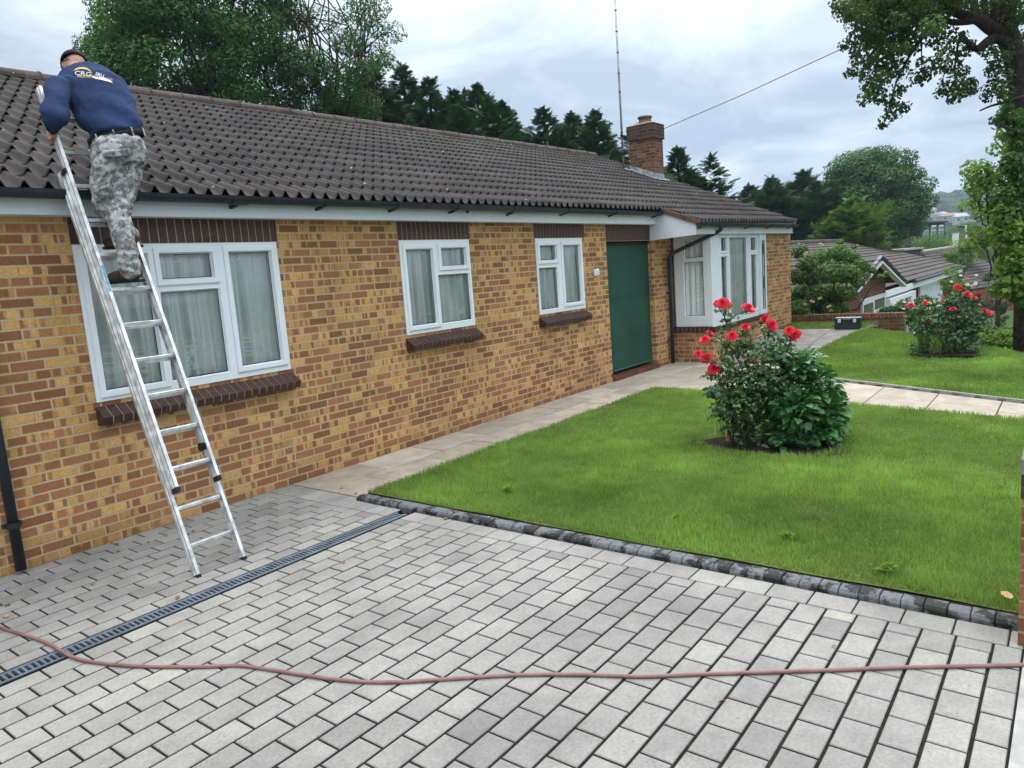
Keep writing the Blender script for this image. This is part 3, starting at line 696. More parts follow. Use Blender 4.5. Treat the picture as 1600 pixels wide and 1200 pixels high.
# fascia, soffit, gutter
def rz(x, y): return 2.675+.0085*x+.428*(y+.2)
fa = MB(); fa.box(-3, 12.13, -.14, -.118, 2.512, 2.70); fa.box(-3, 12.13, -.118, 0.0, 2.512, 2.522)
for xj in (6.82, 9.9): fa.box(xj-.004, xj+.004, -.1425, -.1395, 2.512, 2.70)
fas = fa.build('fascia', M['fascia'], house)
fa = MB(); fa.box(11.86, 17.06, -.855, -.835, 2.285, 2.50); fa.box(11.87, 17.2, -.834, -.751, 2.286, 2.296)
fa.box(11.87, 12.67, -.750, -.001, 2.290, 2.297)
for xj in (13.3, ): fa.box(xj-.004, xj+.004, -.858, -.8545, 2.285, 2.50)
fa.build('fascia', M['fascia'], house)
fa = MB(); fa.prism([(-.004, 2.245), (-.86, 2.275), (-.86, 2.50), (-.14, rz(11.85, -.14)-.03), (-.004, rz(11.85, -.0)-.03)], 'x', 11.838, 11.86); fa.build('end_board', M['fascia'], house)
fa = MB(); fa.prism([(-.92, rz(11.85, -.92)-.035), (-.92, rz(11.85, -.92)+.045), (-.2, rz(11.85, -.2)+.03), (-.2, rz(11.85, -.2)-.06)], 'x', 11.80, 11.86)
fa.build('verge_tile', plain('red_brown_tile', (.115, .062, .042), .8, .2, var=.4, scale=12), house, bevel=.004)
fa = MB(); fa.prism([(-.86, rz(17.2, -.86)-.06), (-.86, rz(17.2, -.86)+.0), (4.2, rz(17.2, 4.2)+.01), (8.9, rz(17.2, -.5)-.05), (8.9, rz(17.2, -.5)-.12), (4.2, rz(17.2, 4.2)-.10)], 'x', 17.251, 17.275); fa.build('barge_board', M['fascia'], house)
def gutter(x0, x1, y, z0, slope=.0):
    r = .060; V = []; F = []; k = 8
    for x in (x0, x1):
        for s_, rr in ((0, r), (1, r-.005)):
            for i in range(k+1):
                a = math.pi+math.pi*i/k; V.append((x, y+rr*math.cos(a), z0+slope*(x-x0)+rr*math.sin(a)*1.05))
    n = k+1; o = MB(); fs = []
    for i in range(k): fs += [(i, i+1, 2*n+i+1, 2*n+i), (n+i+1, n+i, 3*n+i, 3*n+i+1), (i+1, i, n+i, n+i+1), (2*n+i, 2*n+i+1, 3*n+i+1, 3*n+i)]
    fs += [(0, 2*n, 3*n, n), (k, n+k, 3*n+k, 2*n+k)]
    for e in (0, 2*n): fs.append(tuple(e+i for i in range(n)))
    o.add(V, fs); g = o.build('gutter', M['gutter'], house, smooth=False, fix=False); return g
g1 = gutter(-3, 12.16, -.235, 2.655, .0035); g2 = gutter(11.80, 17.06, -.945, 2.458, .002)
def bracket(g, x, y, z, yb, wide=.03):
    b = MB(); r = .065
    pts = [(y+r*math.cos(a), z+r*math.sin(a)*1.05) for a in np.linspace(math.pi, 2*math.pi, 9)]
    for (a, c), (d, e) in zip(pts, pts[1:]): b.bar((x, a, c), (x, d, e), wide, .006, up=(0, .3, 1) if abs(d-a) < .01 else (0, 0, 1))
    b.bar((x, y+.03, z-.065), (x-.02, yb+.004, z-.085), .035, .022)
    b.build('gutter_bracket', M['gutter'], g)
for i, x in enumerate((1.9, 2.85, 3.74, 4.65, 5.6, 6.55, 7.68, 8.87, 10.22, 11.7)): bracket(g1, x, -.235, 2.655+.0035*(x+3), -.14, .16 if i in (2, 6, 9) else .03)
for i, x in enumerate((11.95, 12.9, 14.1, 15.3, 16.7)): bracket(g2, x, -.945, 2.458+.002*(x-11.8), -.855)
def downpipe(pts, r=.034, cl=()):
    b = MB(); b.tube(pts, r, 12); o = b.build('downpipe', M['gutter'], house, smooth=True)
    for c in cl:
        b = MB(); b.tube([(c[0], c[1], c[2]-.02), (c[0], c[1], c[2]+.02)], r+.008, 12); b.box(c[0]-.06, c[0]+.06, c[1]+.02, c[1]+.045, c[2]-.015, c[2]+.015); b.build('pipe_clip', M['gutter'], o, smooth=False)
    return o
downpipe([(12.72, -.945, 2.42), (12.72, -.935, 2.35), (12.70, -.88, 2.31), (12.44, -.12, 2.00), (12.415, -.075, 1.94), (12.415, -.075, .02)], .036, [(12.415, -.075, .45), (12.415, -.075, 1.3)])
downpipe([(1.745, -.07, 2.6), (1.745, -.07, .03)], .036, [(1.745, -.07, .36), (1.745, -.07, 1.6)])
# small fittings on the fascia
b = MB(); b.tube([(6.88, -.14, 2.615), (6.88, -.175, 2.615)], .018, 10); sn = b.build('fascia_light', M['upvc'], house); b = MB(); b.tube([(6.84, -.142, 2.62), (6.84, -.165, 2.62)], .012, 8); b.build('light_base', M['black'], sn)
b = MB(); b.tube([(7.62, -.14, 2.60), (7.62, -.17, 2.595)], .012, 8); b.build('sensor', M['black'], house)

# roof
def tiles(x0, x1, yrows, z0f, name, parent, per=.15, A=.034, side=1, mat=None):
    ns = 10; nx = int(round((x1-x0)/per*ns))+1; xs = np.linspace(x0, x1, nx); u = xs/per
    ph = u+.10*np.sin(2*np.pi*u); prof = (.5+.5*np.cos(2*np.pi*ph))**1.25
    V = []; F = []; g = .3125
    for k, y in enumerate(yrows):
        jit = .0025*np.array([mnoise.noise(Vector((math.floor(x/.3)*1.7, k*2.3, 0))) for x in xs])
        rowsv = []
        for (dy, base, th) in ((-.028, .010+.032*prof-.013, 0), (-.030, .010+.032*prof, 0), (.0, .009+.029*prof, 0), (g*.5, .006+.015*prof, 0), (g+.01, 0*prof, 0)):
            yy = y+side*dy; z = np.array([z0f(x, yy) for x in xs])+A*prof+base+jit; rowsv.append(np.stack([xs, np.full(nx, yy), z], 1))
        o = len(V)*nx if False else sum(len(v) for v in V)
        V.append(np.concatenate(rowsv)); i = np.arange(nx-1)
        for r_ in range(4): F.append(np.stack([o+r_*nx+i, o+r_*nx+i+1, o+(r_+1)*nx+i+1, o+(r_+1)*nx+i], 1))
    return mesh_np(name, np.concatenate(V), np.concatenate(F), mat or M['tile'], parent, smooth=False)
ys_all = [-.875+.3125*k for k in range(17)]
roof_o = tiles(-3.1, 11.84, [y for y in ys_all if y > -.3 and y < 4.15], rz, 'roof', house)
tiles(11.84, 17.26, [y for y in ys_all if y < 4.15], rz, 'roof', house)
rzb = lambda x, y: rz(x, 4.2-(y-4.2))
m = MB(); m.add([(-3.1, 4.2, rz(-3.1, 4.2)), (17.26, 4.2, rz(17.26, 4.2)), (17.26, 8.9, rzb(17.26, 8.9)), (-3.1, 8.9, rzb(-3.1, 8.9))], [(0,1,2,3)])
m.add([(-3.1, -.26, rz(-3.1, -.26)-.012), (11.84, -.26, rz(11.84, -.26)-.012), (11.84, 4.2, rz(11.84, 4.2)-.012), (-3.1, 4.2, rz(-3.1, 4.2)-.012)], [(0,1,2,3)])
m.add([(11.84, -.9, rz(11.84, -.9)-.012), (17.24, -.9, rz(17.24, -.9)-.012), (17.24, 4.2, rz(17.24, 4.2)-.012), (11.84, 4.2, rz(11.84, 4.2)-.012)], [(0,1,2,3)])
m.build('roof_underlay', M['dark'], house, fix=False)
rd = MB(); x = -3.1
while x < 16.95:
    L = .45; n = 8; V = []
    for xx, rr in ((x, .115), (x+L-.02, .118), (x+L-.02, .127), (x+L, .127)):
        for k in range(n+1):
            a = math.pi*k/n; V.append((xx, 4.2-rr*1.15*math.cos(a), rz(xx, 4.2)-.045+rr*math.sin(a)*1.0+.03+.004*math.sin(x*9)))
    fs = [(s_*(n+1)+k, s_*(n+1)+k+1, (s_+1)*(n+1)+k+1, (s_+1)*(n+1)+k) for s_ in range(3) for k in range(n)]
    fs += [tuple(range(n+1)), tuple(3*(n+1)+k for k in range(n+1))[::-1]]; rd.add(V, fs); x += L
rd.build('ridge', M['ridge'], house, fix=False)
# chimney
def chimney():
    x0, x1, y0, y1 = 16.24, 16.74, 2.03, 2.66; zt = 4.74
    c = MB(); c.box(x0, x1, y0, y1, 3.5, zt); ch = c.build('chimney', M['brick_ch'], house, fix=False)
    c = MB(); c.box(x0-.035, x1+.035, y0-.035, y1+.035, zt, zt+.34); c.build('chimney_head', M['brick_head'], ch)
    c = MB(); 
    V = [(x0-.02, y0-.02, zt+.34), (x1+.02, y0-.02, zt+.34), (x1+.02, y1+.02, zt+.34), (x0-.02, y1+.02, zt+.34), (x0+.2, y0+.25, zt+.45), (x1-.2, y0+.25, zt+.45), (x1-.2, y1-.25, zt+.45), (x0+.2, y1-.25, zt+.45)]
    c.add(V, [(0,1,5,4),(1,2,6,5),(2,3,7,6),(3,0,4,7),(4,5,6,7)]); c.build('flaunching', plain('old_mortar', (.25, .23, .18), .95, .1, var=.5, scale=14, bump=.01), ch)
    cx, cy = (x0+x1)/2, (y0+y1)/2; z = zt+.42
    prof = [(.16, -.03), (.155, .02), (.14, .035), (.14, .07), (.165, .085), (.175, .11), (.165, .13), (.11, .13), (.10, .03)]; V = []; n = 18
    for r_, dz in prof:
        for k in range(n): V.append((cx+r_*math.cos(2*math.pi*k/n), cy+r_*math.sin(2*math.pi*k/n), z+dz))
    c = MB(); c.add(V, [(i*n+k, i*n+(k+1) % n, (i+1)*n+(k+1) % n, (i+1)*n+k) for i in range(len(prof)-1) for k in range(n)]); c.build('chimney_pot', plain('clay_pot', (.16, .115, .085), .9, .15, var=.35, scale=12), ch, smooth=True, fix=False)
    c = MB(); h = .13
    for a, b_ in (((x0-.008, y0), (x0-.008, y1)), ((x0, y0-.008), (x1, y0-.008))):
        V = [(a[0], a[1], rz(*a)+.02), (b_[0], b_[1], rz(*b_)+.02), (b_[0], b_[1], rz(*b_)+.17), (a[0], a[1], rz(*a)+.17)]
        c.add(V, [(0,1,2,3)])
    pts = [(x0-.16, y1+.1), (x0-.14, y0-.05), (x0-.05, y0-.16), (x1+.05, y0-.15)]; inn = [(x0-.005, y1+.1), (x0-.005, y0-.004), (x0-.004, y0-.005), (x1+.05, y0-.005)]
    for i in range(3):
        q = [pts[i], pts[i+1], inn[i+1], inn[i]]; c.add([(a, b_, rz(a, b_)+.062) for a, b_ in q], [(0,1,2,3)])
    c.build('flashing', M['lead'], ch, fix=False)
    # aerial mast clamped to the stack
    c = MB(); base = np.array([x0-.16, 2.75, rz(x0-.16, 2.75)+.05]); top = hit(959.5, -30, (0, 1, 0), 2.62); c.tube([base, base+(top-base)*.5, top], [.026, .024, .02], 8)
    mt = c.build('mast', plain('galvanised_pole', (.42, .40, .38), .5, .4, .5, var=.3, scale=7), ch, smooth=True)
    for f in (.15, .33):
        c = MB(); p = base+(top-base)*f*.55; c.bar(p, (x0-.002, p[1], p[2]), .03, .03); c.tube([p-np.array([0, 0, .03]), p+np.array([0, 0, .03])], .04, 8); c.build('clamp', M['black'], ch)
    d = (top-base)
    for f in (.2, .42, .52, .63, .74, .85, .95):
        c = MB(); p = base+d*f; u_ = d/np.linalg.norm(d); c.tube([p-u_*.012, p+u_*.012], .029, 8); c.build('joint_ring', M['black'], mt)
    c = MB(); c.tube([base+(top-base)*.05, (x0-.05, y0+.4, 4.05), (x0-.02, y0+.3, 4.22), (x0-.01, y0+.28, 4.3)], .008, 5); c.build('cable', M['black'], mt)
    return ch
M['brick_ch'] = brick_mat('chimney_brick', (.22, .13, .068), (.10, .04, .025), (.24, .19, .12), dirt=.5, browns=.5)
M['brick_head'] = brick_mat('chimney_head_brick', (.12, .062, .045), (.06, .03, .024), (.16, .13, .10), dirt=.9, browns=.6)
chimney()

# ------------------------------------------------------------------ drain, hose, pier, leaves
def drain():
    t = thing('drain_channel', 'long slotted drainage channel with blue-grey grating set flush in the block paving', 'drain')
    X0, X1, Y0, Y1 = -3.0, 3.94, -1.750, -1.603
    c = MB(); c.box(X0, X1, Y0, Y0+.012, -.05, .001); c.box(X0, X1, Y1-.012, Y1, -.05, .001); c.box(X0, X1, Y0+.012, Y1-.012, -.056, -.05)
    c.build('channel', plain('channel_plastic', (.012, .014, .018), .5), t)
    g = MB(); g.box(X0, X1, Y0+.014, Y0+.034, -.02, .0015); g.box(X0, X1, Y1-.034, Y1-.014, -.02, .0015); x = X0
    while x < X1-.02: g.box(x, x+.013, Y0+.034, Y1-.034, -.018, .0008); x += .030
    g.build('grating', plain('galvanised_grate', (.16, .20, .25), .45, .5, .5, var=.3, scale=12), t)
drain()
def spline(pts, k=8):
    P = [np.array(p, float) for p in pts]; P = [2*P[0]-P[1]]+P+[2*P[-1]-P[-2]]; o = []
    for i in range(1, len(P)-2):
        for s in range(k):
            t = s/k; a, b, c, d = P[i-1:i+3]; o.append(.5*((2*b)+(-a+c)*t+(2*a-5*b+4*c-d)*t*t+(-a+3*b-3*c+d)*t**3))
    o.append(P[-2]); return o
hp = [hit(x, y, (0, 0, 1), .009) for x, y in [(-60, 955), (0, 980), (70, 1003), (120, 1029), (200, 1040), (300, 1042), (370, 1040), (420, 1046), (520, 1061), (600, 1066), (700, 1061), (800, 1055), (900, 1054), (1000, 1057), (1100, 1053), (1200, 1050), (1300, 1047), (1400, 1043), (1500, 1041), (1600, 1039), (1700, 1036)]]
t = NT('hose_rubber', .45, .4); t.col(t.ramp(t.noise(9, 3), [(.3, (.17, .08, .068)), (.7, (.26, .135, .12))]))
b = MB(); b.tube(spline(hp, 10), .0092, 10); o = b.build('garden_hose', t.m, smooth=True, fix=False)
tag(o, 'dull pinkish red hose lying across the block-paved driveway', 'hose')
def pier():
    t = thing('brick_pier', 'low brick gate pier with dark brick coping at the driveway edge', 'pier')
    x0, x1, y0, y1 = 3.86, 4.19, -6.16, -5.815
    c = MB(); c.box(x0, x1, y0, y1, -.05, .70); c.build('pier_shaft', M['brick_pier'], t, fix=False)
    c = MB()
    for k, z in enumerate((.702, .757)):
        for i in range(3): c.box(x0+.012*0+i*.111+.003-.006, x0+(i+1)*.111-.003, y0-.006, y1+.006, z, z+.05)
    c.mi = 1; c.box(x0+.003, x1-.003, y0, y1, .70, .806); c.build('band', [M['engbrick'], M['mortar']], t, bevel=.0)
    c = MB()
    for i in range(4): c.box(x0-.01+i*.0885+.003, x0-.01+(i+1)*.0885-.003, y0-.012, y1+.010, .812, .885)
    c.build('coping', plain('weathered_coping', (.20, .17, .165), .8, .2, var=.3, scale=14, bump=.002), t, bevel=.004)
M['brick_pier'] = brick_mat('pier_brick', (.33, .15, .075), (.19, .07, .04), (.36, .29, .2), browns=.45)
pier()
def dead_leaf(loc, s, rot, lab, c):
    V = []; n = 7
    pr = [(0, -.5), (.22, -.32), (.30, -.02), (.20, .28), (0, .5), (-.20, .28), (-.30, -.02), (-.22, -.32)]
    V = [(x*s, y*s, .004+.10*s*abs(x)*2+.05*s*math.sin(y*6)) for x, y in pr]+[(0, 0, .003)]
    F = [(8, i, (i+1) % 8) for i in range(8)]
    o = mesh_np('fallen_leaf', V, F, c, attr=[.5]*9); o.location = loc; o.rotation_euler = (0, 0, rot); return tag(o, lab, 'leaf', 'fallen leaves')
ML = [plain('brown_leaf', (.22, .085, .035), .7), plain('dark_leaf', (.05, .018, .012), .7), plain('tan_leaf', (.42, .26, .12), .7)]
for i, (px, py, s, k, lab) in enumerate([
    (10, 965, .055, 2, 'tan fallen leaf on the paving just above the hose at far left'), (12, 948, .04, 1, 'dark curled leaf on the paving near the left downpipe'),
    (145, 914, .035, 0, 'brown leaf on paving between the wall and the drain'), (278, 936, .045, 0, 'brown leaf lying right beside the drain grating'),
    (183, 852, .035, 1, 'dark red leaf nearest the wall below the big window'), (185, 864, .04, 1, 'dark red leaf left of the ladder, second from the wall'),
    (232, 850, .03, 1, 'small dark leaf left of the ladder feet'), (302, 832, .035, 1, 'dark leaf seen between the ladder stiles'), (391, 807, .035, 1, 'dark red leaf just right of the ladder foot'),
    (697, 812, .05, 0, 'curled brown leaf at the foot of the kerb near the drain end'), (537, 881, .035, 0, 'pale brown leaf on the paving right of the drain'),
    (512, 739, .04, 1, 'black leaf on the first flag beside the wall'), (534, 764, .035, 1, 'dark leaf where the blocks meet the flags'), (556, 773, .035, 1, 'dark leaf beside the end of the kerb'),
    (1130, 1100, .05, 0, 'thin reddish leaf stalk on the paving below the hose'), (1303, 1012, .025, 0, 'tiny pink petal on the paving above the hose'), (1572, 950, .085, 2, 'large tan leaf behind the kerb beside the brick pier')]):
    p = gp(px, py); p[2] = (.062 if px == 1572 else .004); 
    if k == 0 and px == 1130: o = dead_leaf(p, .06, 1.1, lab, ML[0]); o.scale = (.12, 1, 1)
    else: dead_leaf(p, s, i*1.9, lab, ML[k])
def toolbox():
    p = (gp(1302, 516)+gp(1345, 514))/2; wv = gp(1345, 516)-gp(1302, 517); wv[2] = 0; L = np.linalg.norm(wv); ux = wv/L; uy = np.array([-ux[1], ux[0], 0])
    if uy@CF < 0: uy = -uy
    t = thing('toolbox', 'black plastic toolbox with two silver latches standing at the end of the path', 'toolbox', loc=p)
    def ob(m, c, sx, sy, sz): return m.obox(ux*c[0]+uy*c[1]+np.array([0, 0, c[2]]), ux*sx, uy*sy, np.array([0, 0, sz]))
    bk = plain('toolbox_plastic', (.018, .024, .034), .4, .4); D = .13
    m = MB(); ob(m, (0, D, .085), L*.47, .12, .085); m.build('body', bk, t, bevel=.012, seg=2)
    m = MB(); ob(m, (0, D, .200), L*.5, .135, .028); m.build('lid', bk, t, bevel=.012, seg=2)
    m = MB(); ob(m, (0, D, .232), L*.46, .11, .005); m.build('lid_panel', plain('grey_lid', (.30, .31, .31), .5), t, bevel=.003)
    m = MB(); ob(m, (0, -.008, .215), .08, .012, .012); m.build('handle', plain('grey_handle', (.18, .18, .18), .5), t, bevel=.004)
    for s in (-1, 1):
        m = MB(); ob(m, (s*L*.28, -.004, .178), .028, .008, .036); m.build('latch', plain('latch_silver', (.62, .63, .64), .35, .5, .3), t, bevel=.003)
toolbox()

# ------------------------------------------------------------------ ladder
LP0 = np.array((2.36, -1.37, 0.)); LTOP = np.array((2.36, -.28, 2.72)); LU = (LTOP-LP0)/np.linalg.norm(LTOP-LP0)   # up the ladder
LX = np.array((1., 0, 0)); LN = np.cross(LX, LU); LN = LN if LN[1] < 0 else -LN                                     # towards the photographer's side
def ladder():
    t = thing('ladder', 'aluminium double extension ladder leaning on the gutter over the big window', 'ladder')
    skew = .012
    def sect(name, s0, s1, xl, xr, off, rung0, n, extra=()):
        m = MB()
        for x in (xl, xr):
            a = LP0+LU*s0+LN*off; b = LP0+LU*s1+LN*off; a[0] = x; b[0] = x
            sg = 1 if x == xl else -1
            m.obox((a+b)/2, LX*.0025, (b-a)/2, LN*.031)                                  # web
            for f in (-1, 1): m.obox((a+b)/2+LX*sg*.010+LN*f*.0295, LX*.010, (b-a)/2, LN*.0018)
            m.obox((a+b)/2-LX*sg*.0045, LX*.002, (b-a)/2, LN*.004)
        st = m.build(name, M['alu'], t, fix=False)
        for k in range(n):
            s = rung0+k*.2665
            if s > s1-.04: break
            c = LP0+LU*s+LN*off; a = c.copy(); b = c.copy(); a[0] = xl; b[0] = xr
            m = MB(); m.obox((a+b)/2, (b-a)/2, np.array([0, .016, 0]), np.array([0, 0, .0125])); m.build('rung', M['alu'], st, bevel=.003)
        for k in range(n):
            s = rung0+k*.2665
            if s > s1-.04: break
            for x in (xl, xr):
                m = MB(); sg = -1 if x == xl else 1
                for q in (-.012, .012):
                    c = LP0+LU*(s+q)+LN*off; c[0] = x+sg*.0030; m.tube([c, c+LX*sg*.002], .0045, 6)
                m.build('rivet', M['black'], st)
        for x in (xl, xr):
            sg = 1 if x == xl else -1
            m = MB(); c = LP0+LU*(s0+.005)+LN*off; c[0] = x+sg*.008; m.obox(c, LX*.015, LU*.018, LN*.037); m.build('rubber_foot', M['black'], st, bevel=.004)
        return st
    s1 = sect('base_section', .0, 3.02, 2.352, 2.715, -.035, .222, 12)
    s2 = sect('upper_section', .60, 3.66, 2.372, 2.695, .035, .222+2*.2665-.2665*0+.0, 12)
    m = MB(); c = LP0+LU*.86+LN*-.005; c[0] = 2.69; m.tube([c+LX*-.03, c+LX*.03], .03, 14); m.build('pulley', M['black'], s2)
    for x in (2.36, 2.705):
        m = MB(); c = LP0+LU*3.0+LN*0.0; c[0] = x; m.obox(c, LX*.008, LU*.012, LN*.06); m.build('guide_bracket', M['black'], s1)
    m = MB(); c = LP0+LU*2.16+LN*.052+LN*.0147; c[0] = 2.381; m.obox(c, LX*.008, LU*.10, LN*.0006); m.build('sticker', plain('blue_sticker', (.10, .32, .45), .4, var=.5, scale=30), s2)
ladder()

# ------------------------------------------------------------------ person on the ladder
def PP(px, py, off):
    n = LN; c = float(n@LP0)+off; return hit(px, py, n, c)
def blob(name, prims, mat, parent, vox=.012, smooth=5, disp=None, fine=0):
    bm = bmesh.new()
    for pr in prims:
        if pr[0] == 'cap':                       # tapered capsule through points [(p, r), ...]
            pts = pr[1]
            for (p, r), (q, s) in zip(pts, pts[1:]):
                p, q = Vector(p), Vector(q); n = max(2, int((q-p).length/(min(r, s)*.28))+1)
                for i in range(n+1):
                    f = i/n; bmesh.ops.create_icosphere(bm, subdivisions=2, radius=r+(s-r)*f, matrix=Matrix.Translation(p.lerp(q, f)))
        elif pr[0] == 'ell':                     # ellipsoid: centre, three axis vectors
            c, a, b_, d = pr[1:]; mt = Matrix(((a[0], b_[0], d[0], c[0]), (a[1], b_[1], d[1], c[1]), (a[2], b_[2], d[2], c[2]), (0, 0, 0, 1)))
            bmesh.ops.create_icosphere(bm, subdivisions=3, radius=1, matrix=mt)
        elif pr[0] == 'loft':                    # elliptical sections: [(centre, axisA, axisB)]
            secs = pr[1]; n = 20; rings = []
            for c, a, b_ in secs:
                rings.append([bm.verts.new(tuple(np.array(c)+np.array(a)*math.cos(2*math.pi*k/n)+np.array(b_)*math.sin(2*math.pi*k/n))) for k in range(n)])
            for r0, r1 in zip(rings, rings[1:]):
                for k in range(n): bm.faces.new((r0[k], r0[(k+1) % n], r1[(k+1) % n], r1[k]))
            bm.faces.new(rings[0][::-1]); bm.faces.new(rings[-1])
    bmesh.ops.recalc_face_normals(bm, faces=bm.faces[:])
    me = bpy.data.meshes.new(name); bm.to_mesh(me); bm.free(); o = bpy.data.objects.new(name, me); COL.objects.link(o)
    r = o.modifiers.new('r', 'REMESH'); r.mode = 'VOXEL'; r.voxel_size = vox; r.use_smooth_shade = True
    s = o.modifiers.new('s', 'SMOOTH'); s.factor = .5; s.iterations = smooth
    for d in (disp or []):
        tx = bpy.data.textures.new(name, 'CLOUDS'); tx.noise_scale = d[0]; tx.noise_depth = 2; x = o.modifiers.new('d', 'DISPLACE'); x.texture = tx; x.strength = d[1]; x.mid_level = .5; x.texture_coords = 'LOCAL'
    dg = bpy.context.evaluated_depsgraph_get(); nm = bpy.data.meshes.new_from_object(o.evaluated_get(dg)); nm.name = name
    o.modifiers.clear(); o.data = nm; bpy.data.meshes.remove(me); nm.materials.clear(); nm.materials.append(mat)
    nm.polygons.foreach_set('use_smooth', [True]*len(nm.polygons)); o.parent = parent; return o
def person():
    t = thing('person', 'man in navy sweatshirt, grey camouflage trousers and black cap working from the ladder', 'person')
    skin = plain('skin', (.50, .235, .17), .5, .4, var=.12, scale=14)
    def navy():
        m = NT('navy_sweatshirt', .9, .1); n = m.noise(140, 3); m.col(m.ramp(m.noise(5, 3), [(.3, (.021, .036, .085)), (.7, (.030, .048, .112))])); 
        w_ = m.n('ShaderNodeTexWave'); m.bump(n, .0015); return m.m
    def camo():
        m = NT('grey_camouflage_cloth', .9, .1); a = m.noise(13, 4, .65, dist=.6); b_ = m.noise(22, 3, .6, vec=m.n('ShaderNodeTexCoord').outputs['Generated']); c3 = m.noise(31, 2, .5)
        c = m.ramp(a, [(.40, (.17, .17, .165)), (.47, (.30, .30, .29)), (.55, (.41, .41, .395))], 'CONSTANT')
        c = m.mix(m.math('MULTIPLY', m.math('GREATER_THAN', c3, .58), .8), c, (.085, .085, .085)); c = m.mix(m.math('MULTIPLY', m.math('LESS_THAN', c3, .39), .55), c, (.50, .50, .48))
        m.col(c); m.bump(m.noise(90, 3), .002); return m.m
    NAVY, CAMO = navy(), camo(); DK = plain('dark_cloth', (.012, .012, .014), .8, .15)
    up = np.array((0, 0, 1.)); wx = np.array((.88, -.36, 0)); wx = wx/np.linalg.norm(wx)       # man's right
    # joints
    hipC = PP(187, 226, .30); wst = PP(178, 205, .28); rib = PP(160, 165, .22); sh = PP(137, 122, .15); nk = PP(124, 116, .10); hd = PP(119, 106, .03)
    hipL = PP(168, 240, .27); hipR = PP(203, 238, .29)
    kneeR = PP(184, 335, .17); ankR = PP(206, 424, .12); toeR = PP(178, 440, -.06); heelR = PP(214, 436, .10)
    kneeL = PP(162, 322, .02); ankL = PP(203, 368, .08); toeL = PP(172, 386, -.13); heelL = PP(212, 382, .02)
    shL = PP(92, 142, .17); elL = PP(84, 186, .23); haL = PP(83, 207, .07); shR = PP(176, 140, .10); elR = PP(178, 150, -.20); haR = PP(165, 175, -.38)
    # feet rest on the rungs
    def nrm(v): return v/np.linalg.norm(v)
    # continuous body
    hand = []
    hu = nrm(LU); 
    pal = haL; fdir = nrm(-LN*.9+LX*.1)
    body = [('loft', [(hipC, wx*.10, LN*.05), (wst, wx*.11, LN*.07), (rib, wx*.175, nrm(LN+.3*up)*.12), (sh, wx*.17, nrm(LN+.8*up)*.10), (nk, wx*.06, nrm(LN+up)*.06)]),
            ('cap', [(nk, .062), (hd, .06)]), ('ell', hd+(hd-nk)*.35, wx*.076, nrm(LN*.5+up)*.095, nrm(np.cross(wx, nrm(LN*.5+up)))*.10),
            ('cap', [(shL, .06), (elL, .045), (haL, .03)]), ('cap', [(shR, .06), (elR, .045), (haR, .03)]),
            ('cap', [(hipR-LN*.04, .065), (kneeR, .055), (ankR, .042), (ankR, .03)]), ('cap', [(hipL-LN*.04, .065), (kneeL, .055), (ankL, .042), (ankL, .03)]),
            ('ell', pal+hu*-.005, LX*.022, hu*.042, LN*.036)]
    # five fingers of the left hand closing round the stile, thumb on the near side
    for k in range(4):
        b0 = pal+hu*(.032-.021*k)-LN*.02-LX*.012; b1 = b0-LN*.034-LX*.004; b2 = b1-LN*.008+LX*.026; b3 = b2+LN*.014+LX*.010
        body.append(('cap', [(b0, .0095), (b1, .009), (b2, .0085), (b3, .0075)]))
    b0 = pal+hu*.02+LN*.01+LX*.014; body.append(('cap', [(b0, .011), (b0+LX*.022-LN*.014+hu*.015, .010), (b0+LX*.026-LN*.04+hu*.02, .008)]))
    for s in (-1, 1):                            # ears
        c = hd+(hd-nk)*.32+wx*.078*s; body.append(('ell', c, wx*.012, up*.032, nrm(np.cross(wx, up))*.018))
    fw = nrm(np.cross(up, wx)); fw = fw if fw@LN < 0 else -fw
    fc = hd+(hd-nk)*.3+fw*.10-up*.02; body.append(('cap', [(fc+up*.02, .014), (fc+fw*.012-up*.01, .016)])); body.append(('ell', fc-up*.055-fw*.02, wx*.04, up*.025, fw*.03))
    bo = blob('body', body, skin, t, .0075, 4)
    # sweatshirt
    back = nrm(LN+.35*up)
    sw = [('loft', [(PP(182, 214, .292), wx*.158, LN*.128), (PP(181, 207, .29), wx*.164, LN*.13), (PP(178, 198, .285), wx*.176, LN*.13), (PP(170, 185, .26), wx*.195, back*.145), (rib, wx*.215, back*.150),
                    (PP(146, 138, .18), wx*.225, nrm(LN+.6*up)*.145), (PP(134, 122, .13), wx*.185, nrm(LN+.9*up)*.12), (PP(128, 113, .12), wx*.10, nrm(LN+up)*.085)]),
          ('ell', PP(100, 138, .15), wx*.10, up*.085, LN*.09), ('ell', PP(172, 136, .11), wx*.10, up*.085, LN*.09),
          ('cap', [(shL+up*.02, .088), (PP(88, 165, .215), .086), (PP(84, 186, .235), .082), (PP(83, 196, .17), .060), (PP(83, 203, .10), .045)]),
          ('cap', [(PP(176, 142, .08), .085), (elR, .07), (haR, .05)]),
          ('ell', PP(158, 208, .25), wx*.07, up*.06, LN*.09)]
    s = blob('sweatshirt', sw, NAVY, t, .0095, 6, [(.16, .020), (.05, .010)])
    # folds pulled across the lower back
    me = s.data; co = np.empty(len(me.vertices)*3); me.vertices.foreach_get('co', co); co = co.reshape(-1, 3); nr = np.empty(len(me.vertices)*3); me.vertices.foreach_get('normal', nr); nr = nr.reshape(-1, 3)
    low = np.clip((3.42-co[:, 2])/.28, 0, 1); q = (co@nrm(up+.55*wx))*34+1.6*np.sin(co@wx*9); fold = np.sign(np.sin(q))*np.abs(np.sin(q))**.7
    co += nr*(low*.0115*fold)[:, None]; me.vertices.foreach_set('co', co.ravel()); me.update()
